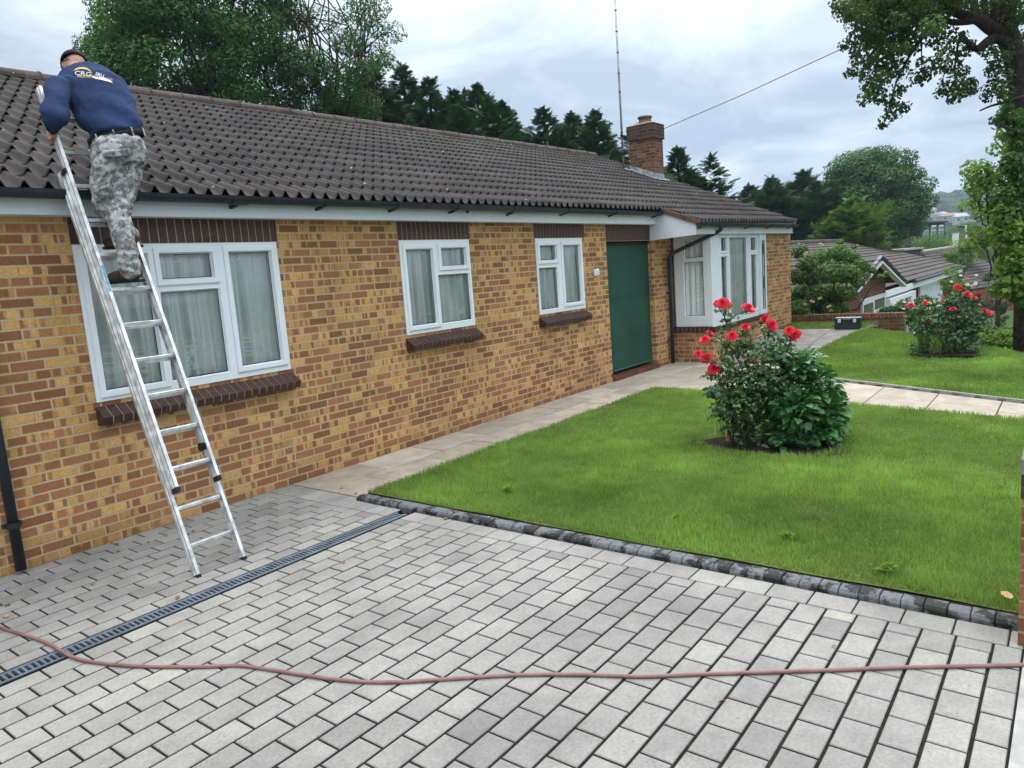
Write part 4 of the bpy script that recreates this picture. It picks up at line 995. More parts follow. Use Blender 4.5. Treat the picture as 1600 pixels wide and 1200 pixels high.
    # trousers
    tr = [('loft', [(PP(182, 219, .295), wx*.150, LN*.118), (PP(184, 228, .30), wx*.170, LN*.140), (PP(186, 245, .28), wx*.180, LN*.145), (PP(186, 262, .25), wx*.165, LN*.12)]),
          ('ell', PP(174, 242, .34), wx*.098, up*.105, LN*.085), ('ell', PP(203, 240, .34), wx*.092, up*.10, LN*.08),
          ('cap', [(PP(205, 252, .27), .088), (PP(196, 290, .22), .088), (kneeR+LX*.0, .082), (PP(190, 362, .17), .074), (PP(200, 400, .155), .072), (PP(204, 422, .13), .070)]),
          ('cap', [(PP(166, 256, .27), .098), (PP(163, 290, .18), .094), (PP(165, 318, .10), .086), (PP(170, 330, .06), .075)]),
          ('cap', [(kneeL, .080), (PP(186, 345, .04), .072), (PP(202, 366, .07), .060)])]
    tro = blob('trousers', tr, CAMO, t, .0095, 5, [(.09, .022), (.035, .012)])
    me = tro.data; co = np.empty(len(me.vertices)*3); me.vertices.foreach_get('co', co); co = co.reshape(-1, 3); nr = np.empty(len(me.vertices)*3); me.vertices.foreach_get('normal', nr); nr = nr.reshape(-1, 3)
    kn = np.exp(-((co[:, 2]-kneeR[2])/.10)**2)+np.exp(-((co[:, 2]-ankR[2]-.06)/.09)**2); q = co[:, 2]*95+2.2*np.sin(co@wx*22+co[:, 2]*9)
    co += nr*(kn*.006*np.sin(q))[:, None]; me.vertices.foreach_set('co', co.ravel()); me.update()
    # belt with loops, pocket flaps
    c0 = PP(182, 216, .295); ax = nrm(LU*.3+up*.9-LX*.18); bt = MB(); n = 40; A, B = wx*.176, LN*.150
    A = A-ax*(A@ax); B = B-ax*(B@ax)
    for dz, rr in ((-.022, 1.0), (.022, 1.0), (.022, .95), (-.022, .95)):
        for k in range(n):
            a = 2*math.pi*k/n; bt.v.append(tuple(c0+ax*dz+(A*math.cos(a)+B*math.sin(a))*rr*1.02))
    for i in range(4):
        for k in range(n): bt.f.append((i*n+k, i*n+(k+1) % n, ((i+1) % 4)*n+(k+1) % n, ((i+1) % 4)*n+k)); bt.m.append(0)
    be = bt.build('belt', DK, t, smooth=True)
    for a in (.7, 1.35, 2.0, 2.65):
        m = MB(); p = c0+(A*math.cos(a)+B*math.sin(a))*1.04; m.obox(p, nrm(np.cross(ax, p-c0))*.006, ax*.034, nrm(p-c0)*.004); m.build('belt_loop', CAMO, be, bevel=.002)
    def patch(pts, name, th=.012):
        tree = BVHTree.FromObject(tro, bpy.context.evaluated_depsgraph_get()); V = []; nu = 10; nv = 5
        for j in range(nv+1):
            for i in range(nu+1):
                u_, v_ = i/nu, j/nv; px = (pts[0][0]*(1-u_)+pts[1][0]*u_)*(1-v_)+(pts[3][0]*(1-u_)+pts[2][0]*u_)*v_; py = (pts[0][1]*(1-u_)+pts[1][1]*u_)*(1-v_)+(pts[3][1]*(1-u_)+pts[2][1]*u_)*v_
                d = dirpx(px, py); h = tree.ray_cast(Vector(CP), Vector(d).normalized())
                if h[0] is None: return None
                V.append(tuple(np.array(h[0])+np.array(h[1])*th*(.4+.6*v_)))
        o = mesh_np(name, V, [(j*(nu+1)+i, j*(nu+1)+i+1, (j+1)*(nu+1)+i+1, (j+1)*(nu+1)+i) for j in range(nv) for i in range(nu)], CAMO, tro, smooth=True)
        md = o.modifiers.new('s', 'SOLIDIFY'); md.thickness = .006; md.offset = -1; return o
    patch([(160, 236), (204, 231), (202, 243), (163, 246)], 'pocket_flap'); patch([(147, 291), (169, 281), (171, 290), (150, 302)], 'pocket_flap')
    patch([(147, 298), (169, 290), (172, 304), (152, 318)], 'pocket', .008)
    # boots
    BR = plain('brown_boot', (.075, .045, .03), .6, .3, var=.6, scale=18); BK = plain('boot_sole', (.02, .02, .02), .7)
    for nm, ak, to, he in (('R', ankR, toeR, heelR), ('L', ankL, toeL, heelL)):
        d = nrm(to-he); d[2] = 0; d = nrm(d); s_ = np.cross(d, up); z = min(to[2], he[2])
        rung = z
        he2 = he.copy(); he2[2] = z+.02; to2 = to.copy(); to2[2] = z+.01
        bt_ = blob('boot', [('cap', [(ak-up*.02, .052), (he2+up*.03, .045)]), ('cap', [(he2+up*.025, .042), ((he2+to2)/2+up*.025, .050), (to2+up*.016, .043)]), ('ell', (he2*.35+to2*.65)+up*.02, d*.10, s_*.05, up*.035)], BR, t, .008, 4)
        so = MB(); c = (he2+to2)/2-up*.022; L = np.linalg.norm(to2-he2)/2+.045; so.obox(c, d*L, s_*.042, up*.010); so.build('sole', BK, bt_, bevel=.008, seg=2)
    # cap worn backwards-fitted on a bowed head
    hc = hd+(hd-nk)*.38; hu_ = nrm((hd-nk)+up*.5)
    cap = MB(); n = 24; V = []; cu = nrm(hu_*.9+fw*.45); ca = wx; cb = nrm(np.cross(cu, ca)); R1 = .103
    rings = 8
    for j in range(rings+1):
        a = (j/rings)*math.pi/2*.98; 
        for k in range(n): V.append(tuple(hc+cu*(.005+R1*1.02*math.sin(a))+(ca*math.cos(2*math.pi*k/n)*.93+cb*math.sin(2*math.pi*k/n)*1.08)*R1*math.cos(a)))
    F = [(j*n+k, j*n+(k+1) % n, (j+1)*n+(k+1) % n, (j+1)*n+k) for j in range(rings) for k in range(n)]
    co_ = mesh_np('cap', V, F, DK, t, smooth=True); md = co_.modifiers.new('s', 'SOLIDIFY'); md.thickness = .006
    pk = MB(); q = []; 
    for j in range(3):
        for i in range(9):
            a = -1.0+2.0*i/8; q.append(tuple(hc+ca*math.sin(a)*(.09+.008*j)+fw*(.085+.04*j)*math.cos(a)*1.0+fw*.012*j+cu*(.01-.012*abs(a))))
    pk.add(q, [(j*9+i, j*9+i+1, (j+1)*9+i+1, (j+1)*9+i) for j in range(2) for i in range(8)]); pko = pk.build('peak', DK, co_, smooth=True, fix=False); md = pko.modifiers.new('s', 'SOLIDIFY'); md.thickness = .004
    m = MB(); sp = nrm(LN*.8+up*.2)
    m2 = [tuple(hc+ca*.10*math.sin(a)*.95-fw*.102*math.cos(a)+cu*(.028+dz)) for dz in (-.008, .008) for a in np.linspace(-.8, .8, 11)]
    m.add(m2, [(i, i+1, 12+i, 11+i) for i in range(10)]); m.build('cap_strap', plain('grey_strap', (.06, .06, .065), .7), co_, fix=False)
    # print on the back of the sweatshirt, letters lying on the cloth
    bpy.context.view_layer.update(); tree = BVHTree.FromObject(s, bpy.context.evaluated_depsgraph_get())
    def onback(V, F, name, mat, mapper, lift=.003):
        out = []
        for v in V:
            px, py = mapper(v[0], v[1]); d = Vector(dirpx(px, py)).normalized(); h = tree.ray_cast(Vector(CP), d)
            if h[0] is None: h = (Vector(PP(px, py, .28)), Vector(LN))
            out.append(tuple(h[0]+h[1]*lift))
        me = bpy.data.meshes.new(name); me.from_pydata(out, [], F); me.materials.append(mat); o = bpy.data.objects.new(name, me); COL.objects.link(o); o.parent = s; return o
    def words(txt, name, mat, ox, oy, sx, sy, rot, arc=0, bold=.0):
        cu_ = bpy.data.curves.new(name, 'FONT'); cu_.body = txt; cu_.offset = bold; cu_.resolution_u = 3; o = bpy.data.objects.new(name, cu_); COL.objects.link(o)
        dg = bpy.context.evaluated_depsgraph_get(); me = bpy.data.meshes.new_from_object(o.evaluated_get(dg)); bpy.data.objects.remove(o)
        bm = bmesh.new(); bm.from_mesh(me); bmesh.ops.triangulate(bm, faces=bm.faces[:]); bmesh.ops.subdivide_edges(bm, edges=[e for e in bm.edges if e.calc_length() > .12], cuts=1)
        bmesh.ops.triangulate(bm, faces=bm.faces[:]); V = [tuple(v.co) for v in bm.verts]; F = [tuple(v.index for v in f.verts) for f in bm.faces]; bm.free()
        wdt = max(v[0] for v in V); cr, sr = math.cos(rot), math.sin(rot)
        def mp(x, y): 
            X, Y = x/wdt*sx, -y*sy+arc*((x/wdt-.5)**2); return ox+X*cr-Y*sr, oy+X*sr+Y*cr
        return onback(V, F, name, mat, mp)
    gold = plain('gold_print', (.62, .42, .10), .6); cream = plain('cream_print', (.62, .55, .52), .6); wht = plain('white_print', (.78, .80, .84), .6); org = plain('orange_print', (.55, .27, .17), .6)
    words('CRG', 'print', cream, 116.5, 117, 26, 9, .10, 0, .02); words('PROPERTY', 'print', gold, 121, 121.5, 28, 5, .0, 0, .02)
    words('SRU', 'print', cream, 148, 117.5, 14, 7.5, .35, 0, .02); words('SERVICES', 'print', org, 151, 120.5, 25, 4, .26, 0, .02)
    def strip(pts, name, mat, w):
        V = []; F = []
        for i, (x, y, ww) in enumerate(pts): V += [(x, y-ww/2), (x, y+ww/2)]
        for i in range(len(pts)-1): F.append((2*i, 2*i+1, 2*i+3, 2*i+2))
        onback(V, F, name, mat, lambda a, b_: (a, b_))
    strip([(115.5, 111, .5), (119, 108.5, 2), (124, 107, 2.6), (130, 106.8, 2.8), (136, 108, 2.4), (141, 111, 1.6), (144.5, 115, .6)], 'print', gold, 2)
    strip([(144, 120.5, 1), (150, 122, 3), (158, 122.8, 4), (166, 125, 4), (173, 127.8, 2), (176, 130, .5)], 'print', wht, 3)
person()

# ------------------------------------------------------------------ vegetation
def leaf_geo(P, Nrm, size, aspect=.55, rng=None, fold=.15, droop=0.0, quad=False):
    """P points, Nrm rough facing; returns verts, tri faces. Leaves are folded diamonds (6 verts) or flat quads"""
    r = rng or RNG; N = len(P); a = r.normal(size=(N, 3)); a[:, 2] -= droop; n = Nrm+r.normal(scale=.55, size=(N, 3)); n /= np.linalg.norm(n, axis=1)[:, None]+1e-9
    a -= n*(a*n).sum(1)[:, None]; a /= np.linalg.norm(a, axis=1)[:, None]+1e-9; b = np.cross(n, a)
    s = (size*r.uniform(.65, 1.25, N))[:, None]; w_ = s*aspect/2
    if quad:
        V = np.stack([P-a*s/2, P+b*w_, P+a*s/2, P-b*w_], 1); o = (np.arange(N)*4)[:, None]; return V.reshape(-1, 3), np.concatenate([o+np.array([[0, 1, 2]]), o+np.array([[0, 2, 3]])]), 4
    V = np.stack([P-a*s*.5, P-a*s*.12+b*w_+n*s*fold, P+a*s*.22+b*w_*.75+n*s*fold*.8, P+a*s*.5-n*s*.12, P+a*s*.22-b*w_*.75+n*s*fold*.8, P-a*s*.12-b*w_+n*s*fold], 1)
    o = (np.arange(N)*6)[:, None]; F = np.concatenate([o+np.array([[0, 1, 2]]), o+np.array([[0, 2, 3]]), o+np.array([[0, 3, 4]]), o+np.array([[0, 4, 5]])]); return V.reshape(-1, 3), F, 6
def crown(name, clumps, n, size, mat, parent, rng, aspect=.55, quad=True, shell=.55, droop=.3, light=.0):
    """clumps [(centre, radius)] -> leaves spread through the clumps, denser towards their skins"""
    C = np.array([c for c, _ in clumps]); R = np.array([r if hasattr(r, '__len__') else (r, r, r) for _, r in clumps]); wgt = (R.prod(1))**(2/3); wgt /= wgt.sum()
    idx = rng.choice(len(C), n, p=wgt); d = rng.normal(size=(n, 3)); d /= np.linalg.norm(d, axis=1)[:, None]; t = rng.random(n)**(1/3)*(1-shell)+shell*rng.uniform(.75, 1.08, n)
    P = C[idx]+d*R[idx]*t[:, None]; nr = d+np.array([0, 0, .6]); V, F, k = leaf_geo(P, nr, size, aspect, rng, quad=quad, droop=droop)
    cl = rng.random(len(C)); a = np.clip(.18+.42*cl[idx]+.22*(d[:, 2]*.5+.5)*0+rng.normal(0, .17, n)+light, 0, 1)
    return mesh_np(name, V, F, mat, parent, attr=np.repeat(a, k))
def clumps_in(c, R, n, r0, r1, rng, ax=None, surf=.5):
    o = []
    for _ in range(n):
        d = rng.normal(size=3); d /= np.linalg.norm(d); t = surf+(1-surf)*rng.random()**.6
        o.append((np.array(c)+d*np.array(R)*t, rng.uniform(r0, r1)*np.array((1.15, 1.15, .75))))
    return o
def limb(m, p, q, r0, r1, rng, k=5, wob=.06):
    p, q = np.array(p, float), np.array(q, float); L = np.linalg.norm(q-p); pts = [p+(q-p)*t+rng.normal(size=3)*L*wob*math.sin(math.pi*t)+np.array([0, 0, L*.08*math.sin(math.pi*t)]) for t in np.linspace(0, 1, k)]
    m.tube(pts, list(np.linspace(r0, r1, k)), 7); return pts
def ground_at(p): return np.array([p[0], p[1], H(p[0], p[1])-.05])
def broad_tree(label, c, R, ncl, leaves, lsize, mat, seed, trunk_r=.2, cat='tree', group=None, r0=.5, r1=.95, stems=1, base=None, aspect=.5, name='broadleaf_tree', surf=.55, extra=None, forks=12):
    rng = np.random.default_rng(seed); c = np.array(c, float); b = ground_at(base if base is not None else c); t = thing(name, label, cat, group, loc=b)
    cl = clumps_in(c, R, ncl, r0, r1, rng, surf=surf)+(extra or [])
    loc = lambda q: np.array(q)-b
    cr = crown('crown', [(loc(q), r) for q, r in cl], leaves, lsize, mat, t, rng, aspect=aspect)
    m = MB(); 
    for s in range(stems):
        top = c+np.array([(s-(stems-1)/2)*R[0]*.5, rng.normal()*.2, -R[2]*.1]); off = np.array([(s-(stems-1)/2)*.35, 0, 0]); limb(m, loc(b+off), loc(top), trunk_r*(1 if s == 0 else .7), trunk_r*.45, rng, 7, .03)
        for i in rng.choice(len(cl), min(forks, len(cl)), replace=False):
            f = rng.uniform(.35, .95); st = (b+off)+(top-b-off)*f; limb(m, loc(st), loc(cl[i][0]), trunk_r*.35, .015, rng)
    m.build('trunk', M['bark'], t, smooth=True, fix=False); return t
def spray_mesh(rng, L=1.0, n=26):
    """flat drooping fan of fine needled twigs, pointing along +x"""
    V = []; F = []
    def strip(p, q, w_):
        o = len(V); d = q-p; s = np.cross(d, (0, 0, 1.)); s = s/(np.linalg.norm(s)+1e-9)*w_; V.extend([p-s, p+s, q]); F.append((o, o+1, o+2))
    for i in range(n):
        t = i/n; p = np.array((t*L*.9, 0, -.18*t*t*L+.10*t*L)); a = (1 if i % 2 else -1)*rng.uniform(.45, .95); l = L*(.42*(1-t)+.10)*rng.uniform(.7, 1.2)
        q = p+np.array((math.cos(a)*l, math.sin(a)*l, rng.uniform(-.12, .06)*l)); strip(p, q, .030*L)
        for k in range(3):
            f = .3+.22*k; pp = p+(q-p)*f; a2 = a+rng.choice((-1, 1))*.6; strip(pp, pp+np.array((math.cos(a2), math.sin(a2), rng.uniform(-.3, .1)))*l*.38, .020*L)
    return np.array(V), np.array(F)
def conifer(label, top, height, width, seed, mat='conifer', group='conifers behind the bungalow', sprays=520, name='conifer', tips=3, ssize=1.0):
    rng = np.random.default_rng(seed); top = np.array(top, float); b = np.array([top[0], top[1], top[2]-height]); t = thing(name, label, 'conifer', group, loc=b)
    SV, SF = spray_mesh(rng); Vs = []; Fs = []; A = []; o = 0; spires = [((0, 0), height, width)]
    for _ in range(tips): spires.append(((rng.normal()*width*.32, rng.normal()*width*.32), height*rng.uniform(.80, .95), width*.55))
    for (sx, sy), hh, ww in spires:
        n = int(sprays*(1 if ww == width else .4))
        for i in range(n):
            dz = hh*.72*rng.random()**1.15; f = dz/hh; z = hh*.97-dz; az = rng.uniform(0, 6.283); rmax = min(ww*.55, .46*dz*(ssize**.3)+.04)*(1+.35*math.sin(az*2+sx*9+seed)+.30*math.sin(dz*5+az*3+seed)); rad_ = rmax*rng.uniform(.15, 1.0)**.6
            L = (.20+.30*min(1, dz/1.6)*rng.uniform(.7, 1.7))*ssize*1.15; el = rng.uniform(-.05, .7)*(1-f*.5)
            if rng.random() < .05: L *= 1.6; el += .2
            ca, sa, ce, se = math.cos(az), math.sin(az), math.cos(el), math.sin(el); Rm = np.array([[ca*ce, -sa, -ca*se], [sa*ce, ca, -sa*se], [se, 0, ce]])
            roll = rng.normal()*.5; cr, sr = math.cos(roll), math.sin(roll); Rr = np.array([[1, 0, 0], [0, cr, -sr], [0, sr, cr]])
            Vs.append((SV*L)@(Rm@Rr).T+np.array([sx+ca*rad_*.85, sy+sa*rad_*.85, z])); Fs.append(SF+o); o += len(SV)
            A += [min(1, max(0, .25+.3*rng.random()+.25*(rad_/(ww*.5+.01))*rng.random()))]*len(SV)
        for k in range(5): # leader shoots
            p0 = np.array([sx, sy, hh*.93]); az = rng.uniform(0, 6.28); L = .35*ssize
            Vs.append(SV@np.array([[0, 0, 1], [0, 1, 0], [-1, 0, 0]])*L*.9*1.0+np.array([sx+.03*math.cos(az), sy+.03*math.sin(az), hh*.955-.08*k])); Fs.append(SF+o); o += len(SV); A += [.5]*len(SV)
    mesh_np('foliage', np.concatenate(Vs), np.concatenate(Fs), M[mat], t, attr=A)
    m = MB(); m.tube([(0, 0, -3), (0, 0, height*.5), (0, 0, height*.93)], [width*.06+.05, width*.04+.03, .02], 7); m.build('trunk', M['bark'], t, smooth=True, fix=False); return t

def big_trees():
    D = 21; c = at(325, 75, D)
    broad_tree('tall leafy ash tree behind the left half of the roof, the biggest crown', c, (2.95, 2.6, 3.4), 110, 74000, .125, M['ash'], 21, .24, base=(c[0], c[1]), r0=.45, r1=.85, surf=.35, aspect=.42, name='ash_tree', forks=26)
    c = at(190, 110, D-.5); 
    broad_tree('lighter green leafy tree right behind the man on the ladder', c, (.95, 1.4, 2.3), 34, 17000, .115, M['shrub'], 22, .12, base=(c[0], c[1]), r0=.35, r1=.65, surf=.3, aspect=.45, name='ash_tree')
    c = at(515, 40, D+1)
    broad_tree('airy tree with thin bare upright stems between the ash and the conifers', c, (1.95, 1.9, 3.4), 66, 23000, .11, M['ash'], 23, .075, base=(c[0], c[1]), r0=.3, r1=.65, stems=5, surf=.5, aspect=.4, name='ash_tree', forks=14)
    c = at(45, 128, 20); broad_tree('small treetop peeping over the ridge at the far left', c, (.45, .5, .35), 9, 500, .09, M['ash'], 24, .05, base=(c[0], c[1]), r0=.1, r1=.2, name='ash_tree')
big_trees()
def conifers():
    L = [(512, 130, 1.9, 'dark conifer hidden low behind the thin-stemmed tree'), (577, 88, 2.0, 'tall dark conifer at the left end of the conifer row'), (627, 92, 1.8, 'slender-topped conifer second from the left of the row'),
         (668, 112, 1.6, 'conifer with a ragged light tip, third of the row'), (708, 132, 1.7, 'broad dark conifer in the middle of the row'), (744, 122, 1.7, 'conifer with twin thin spires in the middle of the row'),
         (782, 150, 1.6, 'conifer with long side sprays at the right end of the dense row'), (848, 160, 1.25, 'narrow pointed conifer standing alone left of the mast'), (893, 168, 1.5, 'rounded dark conifer beside the narrow pointed one'),
         (928, 166, 1.6, 'dark conifer with one long branch reaching toward the mast'), (968, 238, .9, 'small conifer tip seen behind the foot of the mast'), (1058, 225, 1.6, 'dark conifer just right of the brick chimney'), (1080, 262, 1.0, 'small conifer under the right shoulder of the chimney conifer')]
    for i, (px, py, wd, lab) in enumerate(L):
        top = at(px, py, 24+(i % 3)*.9); b = at(px, 330, 24)
        conifer(lab, top, top[2]-.3, wd*2.3, 40+i, sprays=int(680*wd), tips=2 if wd < 1.3 else 3, ssize=.85)
    R = [(1170, 286, 2.6, 'conifer', 'dark conifer nearest the end of the bungalow roof'), (1207, 274, 3.0, 'conifer', 'dark conifer with a tufted top right of the roof end'), (1254, 264, 3.6, 'conifer', 'tall pointed dark conifer before the round tree'),
         (1292, 282, 3.4, 'conifer', 'broad dark conifer touching the round tree'), (1232, 300, 3.8, 'conifer', 'low wide conifer in the middle of the far group'), (1333, 306, 1.5, 'conifer_light', 'yellow-green conifer in front of the round tree'), (1312, 325, 1.4, 'conifer_light', 'smaller yellow-green conifer low before the round tree')]
    for i, (px, py, wd, mt, lab) in enumerate(R):
        top = at(px, py, 46-(5 if 'light' in mt else i % 2*2)); conifer(lab, top, top[2]+3.0, wd*1.55, 70+i, mt, 'conifers beyond the end of the bungalow', sprays=800, tips=4, ssize=1.7)
conifers()
def far_trees():
    c = at(1362, 318, 56); broad_tree('big round-headed tree beyond the neighbouring roof', c, (3.2, 3.6, 3.7), 130, 60000, .24, M['ash'], 31, .35, base=(c[0], c[1]), r0=.7, r1=1.2, surf=.6, name='round_tree',
        extra=[(at(1330, 372, 55), np.array((1.6, 1.6, 1.2))), (at(1385, 368, 55), np.array((1.6, 1.6, 1.3))), (at(1408, 350, 56), np.array((1.4, 1.4, 1.2)))])
    for i, (px, py, d, rx, rz_, lab, mt) in enumerate([
        (1445, 388, 70, 1.8, 1.1, 'grey-green bush below the dormer windows, on the left', 'shrub'), (1468, 385, 72, 2.2, 1.3, 'large bush in front of the dormer windows', 'shrub'), (1488, 384, 74, 1.4, 1.2, 'rounded bush left of the white chimney', 'ash'),
        (1518, 388, 60, 1.7, .8, 'light green bush behind the telegraph pole', 'lime'), (1548, 372, 95, 4.2, 3.0, 'dark garden tree between pole and street tree', 'ash'), (1425, 368, 80, 1.8, 2.2, 'dark tree against the left dormer window', 'ash'),
        (1503, 366, 120, 2.4, 1.6, 'mid-green tree on the slope above the white chimney', 'shrub'), (1534, 372, 130, 3.6, 2.0, 'hazy green tree right of the telegraph pole top', 'shrub'), (1500, 402, 55, .9, .9, 'yellow-green hedge at the garage corner', 'lime'),
        (1414, 345, 110, 2.6, 3.2, 'dark tree behind the right edge of the round tree', 'ash'), (1585, 345, 140, 6.0, 5.0, 'hazy tree behind the street tree trunk', 'ash')]):
        c = at(px, py, d); broad_tree(lab, c, (rx, rx, rz_), 26, 5200, .013*d**.5*.17*8, M[mt], 100+i, .1, cat='bush' if rx < 2.3 else 'tree', base=(c[0], c[1]), r0=rx*.25, r1=rx*.45, name='garden_bush' if rx < 2.3 else 'garden_tree', forks=4)
far_trees()
def street_tree():
    rng = np.random.default_rng(5); D = 12.5; b = gp(1612, 560); P = lambda x, y, d=D: at(x, y, d)
    base = at(1606, 545, 13.0); base[2] = H(base[0], base[1])-.1; t = thing('street_tree', 'tall street tree with ivied trunk at the right edge, branches hanging over the sky', 'tree', loc=base); loc = lambda q: np.array(q)-base
    m = MB(); tr = [base, P(1604, 420, 13), P(1606, 300, 13), P(1600, 180, 12.8), P(1588, 95, 12.6), P(1570, 40, 12.4), P(1560, -60, 12.3)]
    m.tube([loc(q) for q in tr], [.22, .18, .155, .155, .18, .16, .12], 12)
    def br(pts, r0, r1):
        pts = [P(*q) if len(q) == 3 else P(*q, D-.2) for q in pts]; pts = spline(pts, 4); m.tube([loc(q) for q in pts], list(np.linspace(r0, r1, len(pts))), 7)
    br([(1585, 60), (1550, 45), (1528, 30), (1500, 22), (1480, 12), (1440, -5)], .13, .04); br([(1528, 30), (1505, 34), (1485, 34), (1462, 24), (1430, 25)], .07, .02)
    br([(1528, 28), (1522, 8), (1522, -30)], .08, .05); br([(1540, 32), (1538, 5), (1534, -30)], .06, .05); br([(1555, 38), (1556, 8), (1560, -40)], .09, .07); br([(1576, 55), (1578, 20), (1585, -30)], .11, .08)
    br([(1588, 72), (1560, 60), (1545, 64), (1532, 74), (1524, 77)], .10, .055); br([(1524, 77), (1510, 64), (1502, 50)], .06, .02)
    br([(1470, 30), (1440, 60), (1420, 90, 12), (1400, 130, 12), (1385, 185, 12)], .035, .008); br([(1440, 20), (1400, 40), (1350, 50, 11.8), (1325, 100, 11.8)], .035, .006); br([(1445, -5), (1380, 5), (1320, 15, 11.8), (1295, 10, 11.8)], .035, .006)
    br([(1502, 50), (1495, 80), (1492, 120), (1500, 155)], .025, .006); br([(1600, 150), (1570, 160), (1550, 165), (1531, 173)], .03, .012); br([(1606, 210), (1575, 200), (1556, 188)], .03, .008)
    br([(1440, 40), (1440, 85), (1441, 120)], .014, .005)
    m.build('trunk', M['bark'], t, smooth=True, fix=False)
    CL = [(1310, 6, 12), (1328, 14, 18), (1345, 5, 22), (1350, 38, 20), (1372, 22, 26), (1400, 15, 32), (1430, 30, 30), (1455, 8, 30), (1392, 50, 28), (1345, 60, 16), (1365, 70, 20), (1395, 82, 22), (1420, 66, 20), (1338, 82, 10), (1322, 70, 9), (1352, 92, 15), (1375, 104, 18),
          (1402, 108, 16), (1330, 112, 9), (1345, 118, 10), (1362, 132, 14), (1380, 124, 14), (1352, 154, 10), (1370, 150, 13), (1388, 158, 12), (1405, 140, 10), (1398, 172, 13), (1412, 168, 9), (1384, 188, 9), (1376, 198, 5), (1438, 118, 15), (1452, 112, 9),
          (1440, 96, 7), (1480, 72, 16), (1500, 84, 12), (1468, 96, 13), (1484, 104, 14), (1502, 112, 10), (1488, 132, 16), (1505, 138, 14), (1470, 145, 8), (1516, 130, 8), (1520, 142, 6), (1492, 152, 10), (1462, 60, 14), (1475, 42, 16), (1500, 58, 10), (1515, 70, 9),
          (1545, 78, 12), (1560, 92, 13), (1575, 78, 12), (1550, 110, 10), (1566, 118, 14), (1552, 138, 13), (1568, 148, 13), (1540, 152, 8), (1585, 25, 18), (1505, 8, 16), (1540, 12, 12), (1470, -15, 40), (1400, -25, 45), (1540, -30, 40), (1600, -20, 40), (1350, -20, 25), (1590, 60, 12), (1600, 100, 14), (1420, -5, 30), (1484, 14, 16), (1580, 165, 12)]
    px = D/FPX; cl = []
    for x, y, r in CL:
        d = D-.3+rng.normal()*.35; cl.append((loc(P(x, y, d)), np.array((1.15, 1.1, .85))*r*px*1.22))
        if r > 16:
            for _ in range(2): cl.append((loc(P(x+rng.normal()*r*.7, y+rng.normal()*r*.5, d+rng.normal()*.8)), np.array((1, 1, .7))*r*px*.6))
    crown('crown', cl, 17500, .064, M['maple'], t, rng, aspect=.75, quad=False, shell=.0, droop=.9)
    iv = []
    for _ in range(46):
        y = rng.uniform(175, 345); side = rng.normal(); iv.append((loc(P(1594+side*13-4*(y > 200), y, 12.6-.25*rng.random())), np.array((.16, .16, .14))*rng.uniform(.7, 1.3)))
    crown('ivy', iv, 2600, .085, M['shrub'], t, rng, aspect=.85, quad=False, shell=.3, droop=.8)
    iv = []
    for _ in range(120):
        y = rng.uniform(330, 470); iv.append((loc(P(1592+rng.normal()*15-max(0, (430-y))*.12*rng.random(), y, 12.7-.4*rng.random())), np.array((.17, .17, .15))*rng.uniform(.7, 1.25)))
    crown('ivy', iv, 5200, .092, M['lime'], t, rng, aspect=.9, quad=False, shell=.3, droop=.8)
    c = at(1562, 300, 17.5); broad_tree('yellow-green leafy tree standing just behind the street tree trunk', c, (.62, .7, 1.9), 46, 5200, .105, M['lime'], 55, .06, base=(c[0], c[1]), r0=.16, r1=.34, name='young_tree', aspect=.75, surf=.1, forks=16,
        extra=[(at(1540, 290, 17.3), (.2, .2, .15)), (at(1535, 335, 17.3), (.22, .22, .18)), (at(1545, 265, 17.3), (.2, .2, .2)), (at(1575, 190, 17.3), (.25, .25, .5)), (at(1580, 140, 17.3), (.2, .2, .4))])
street_tree()
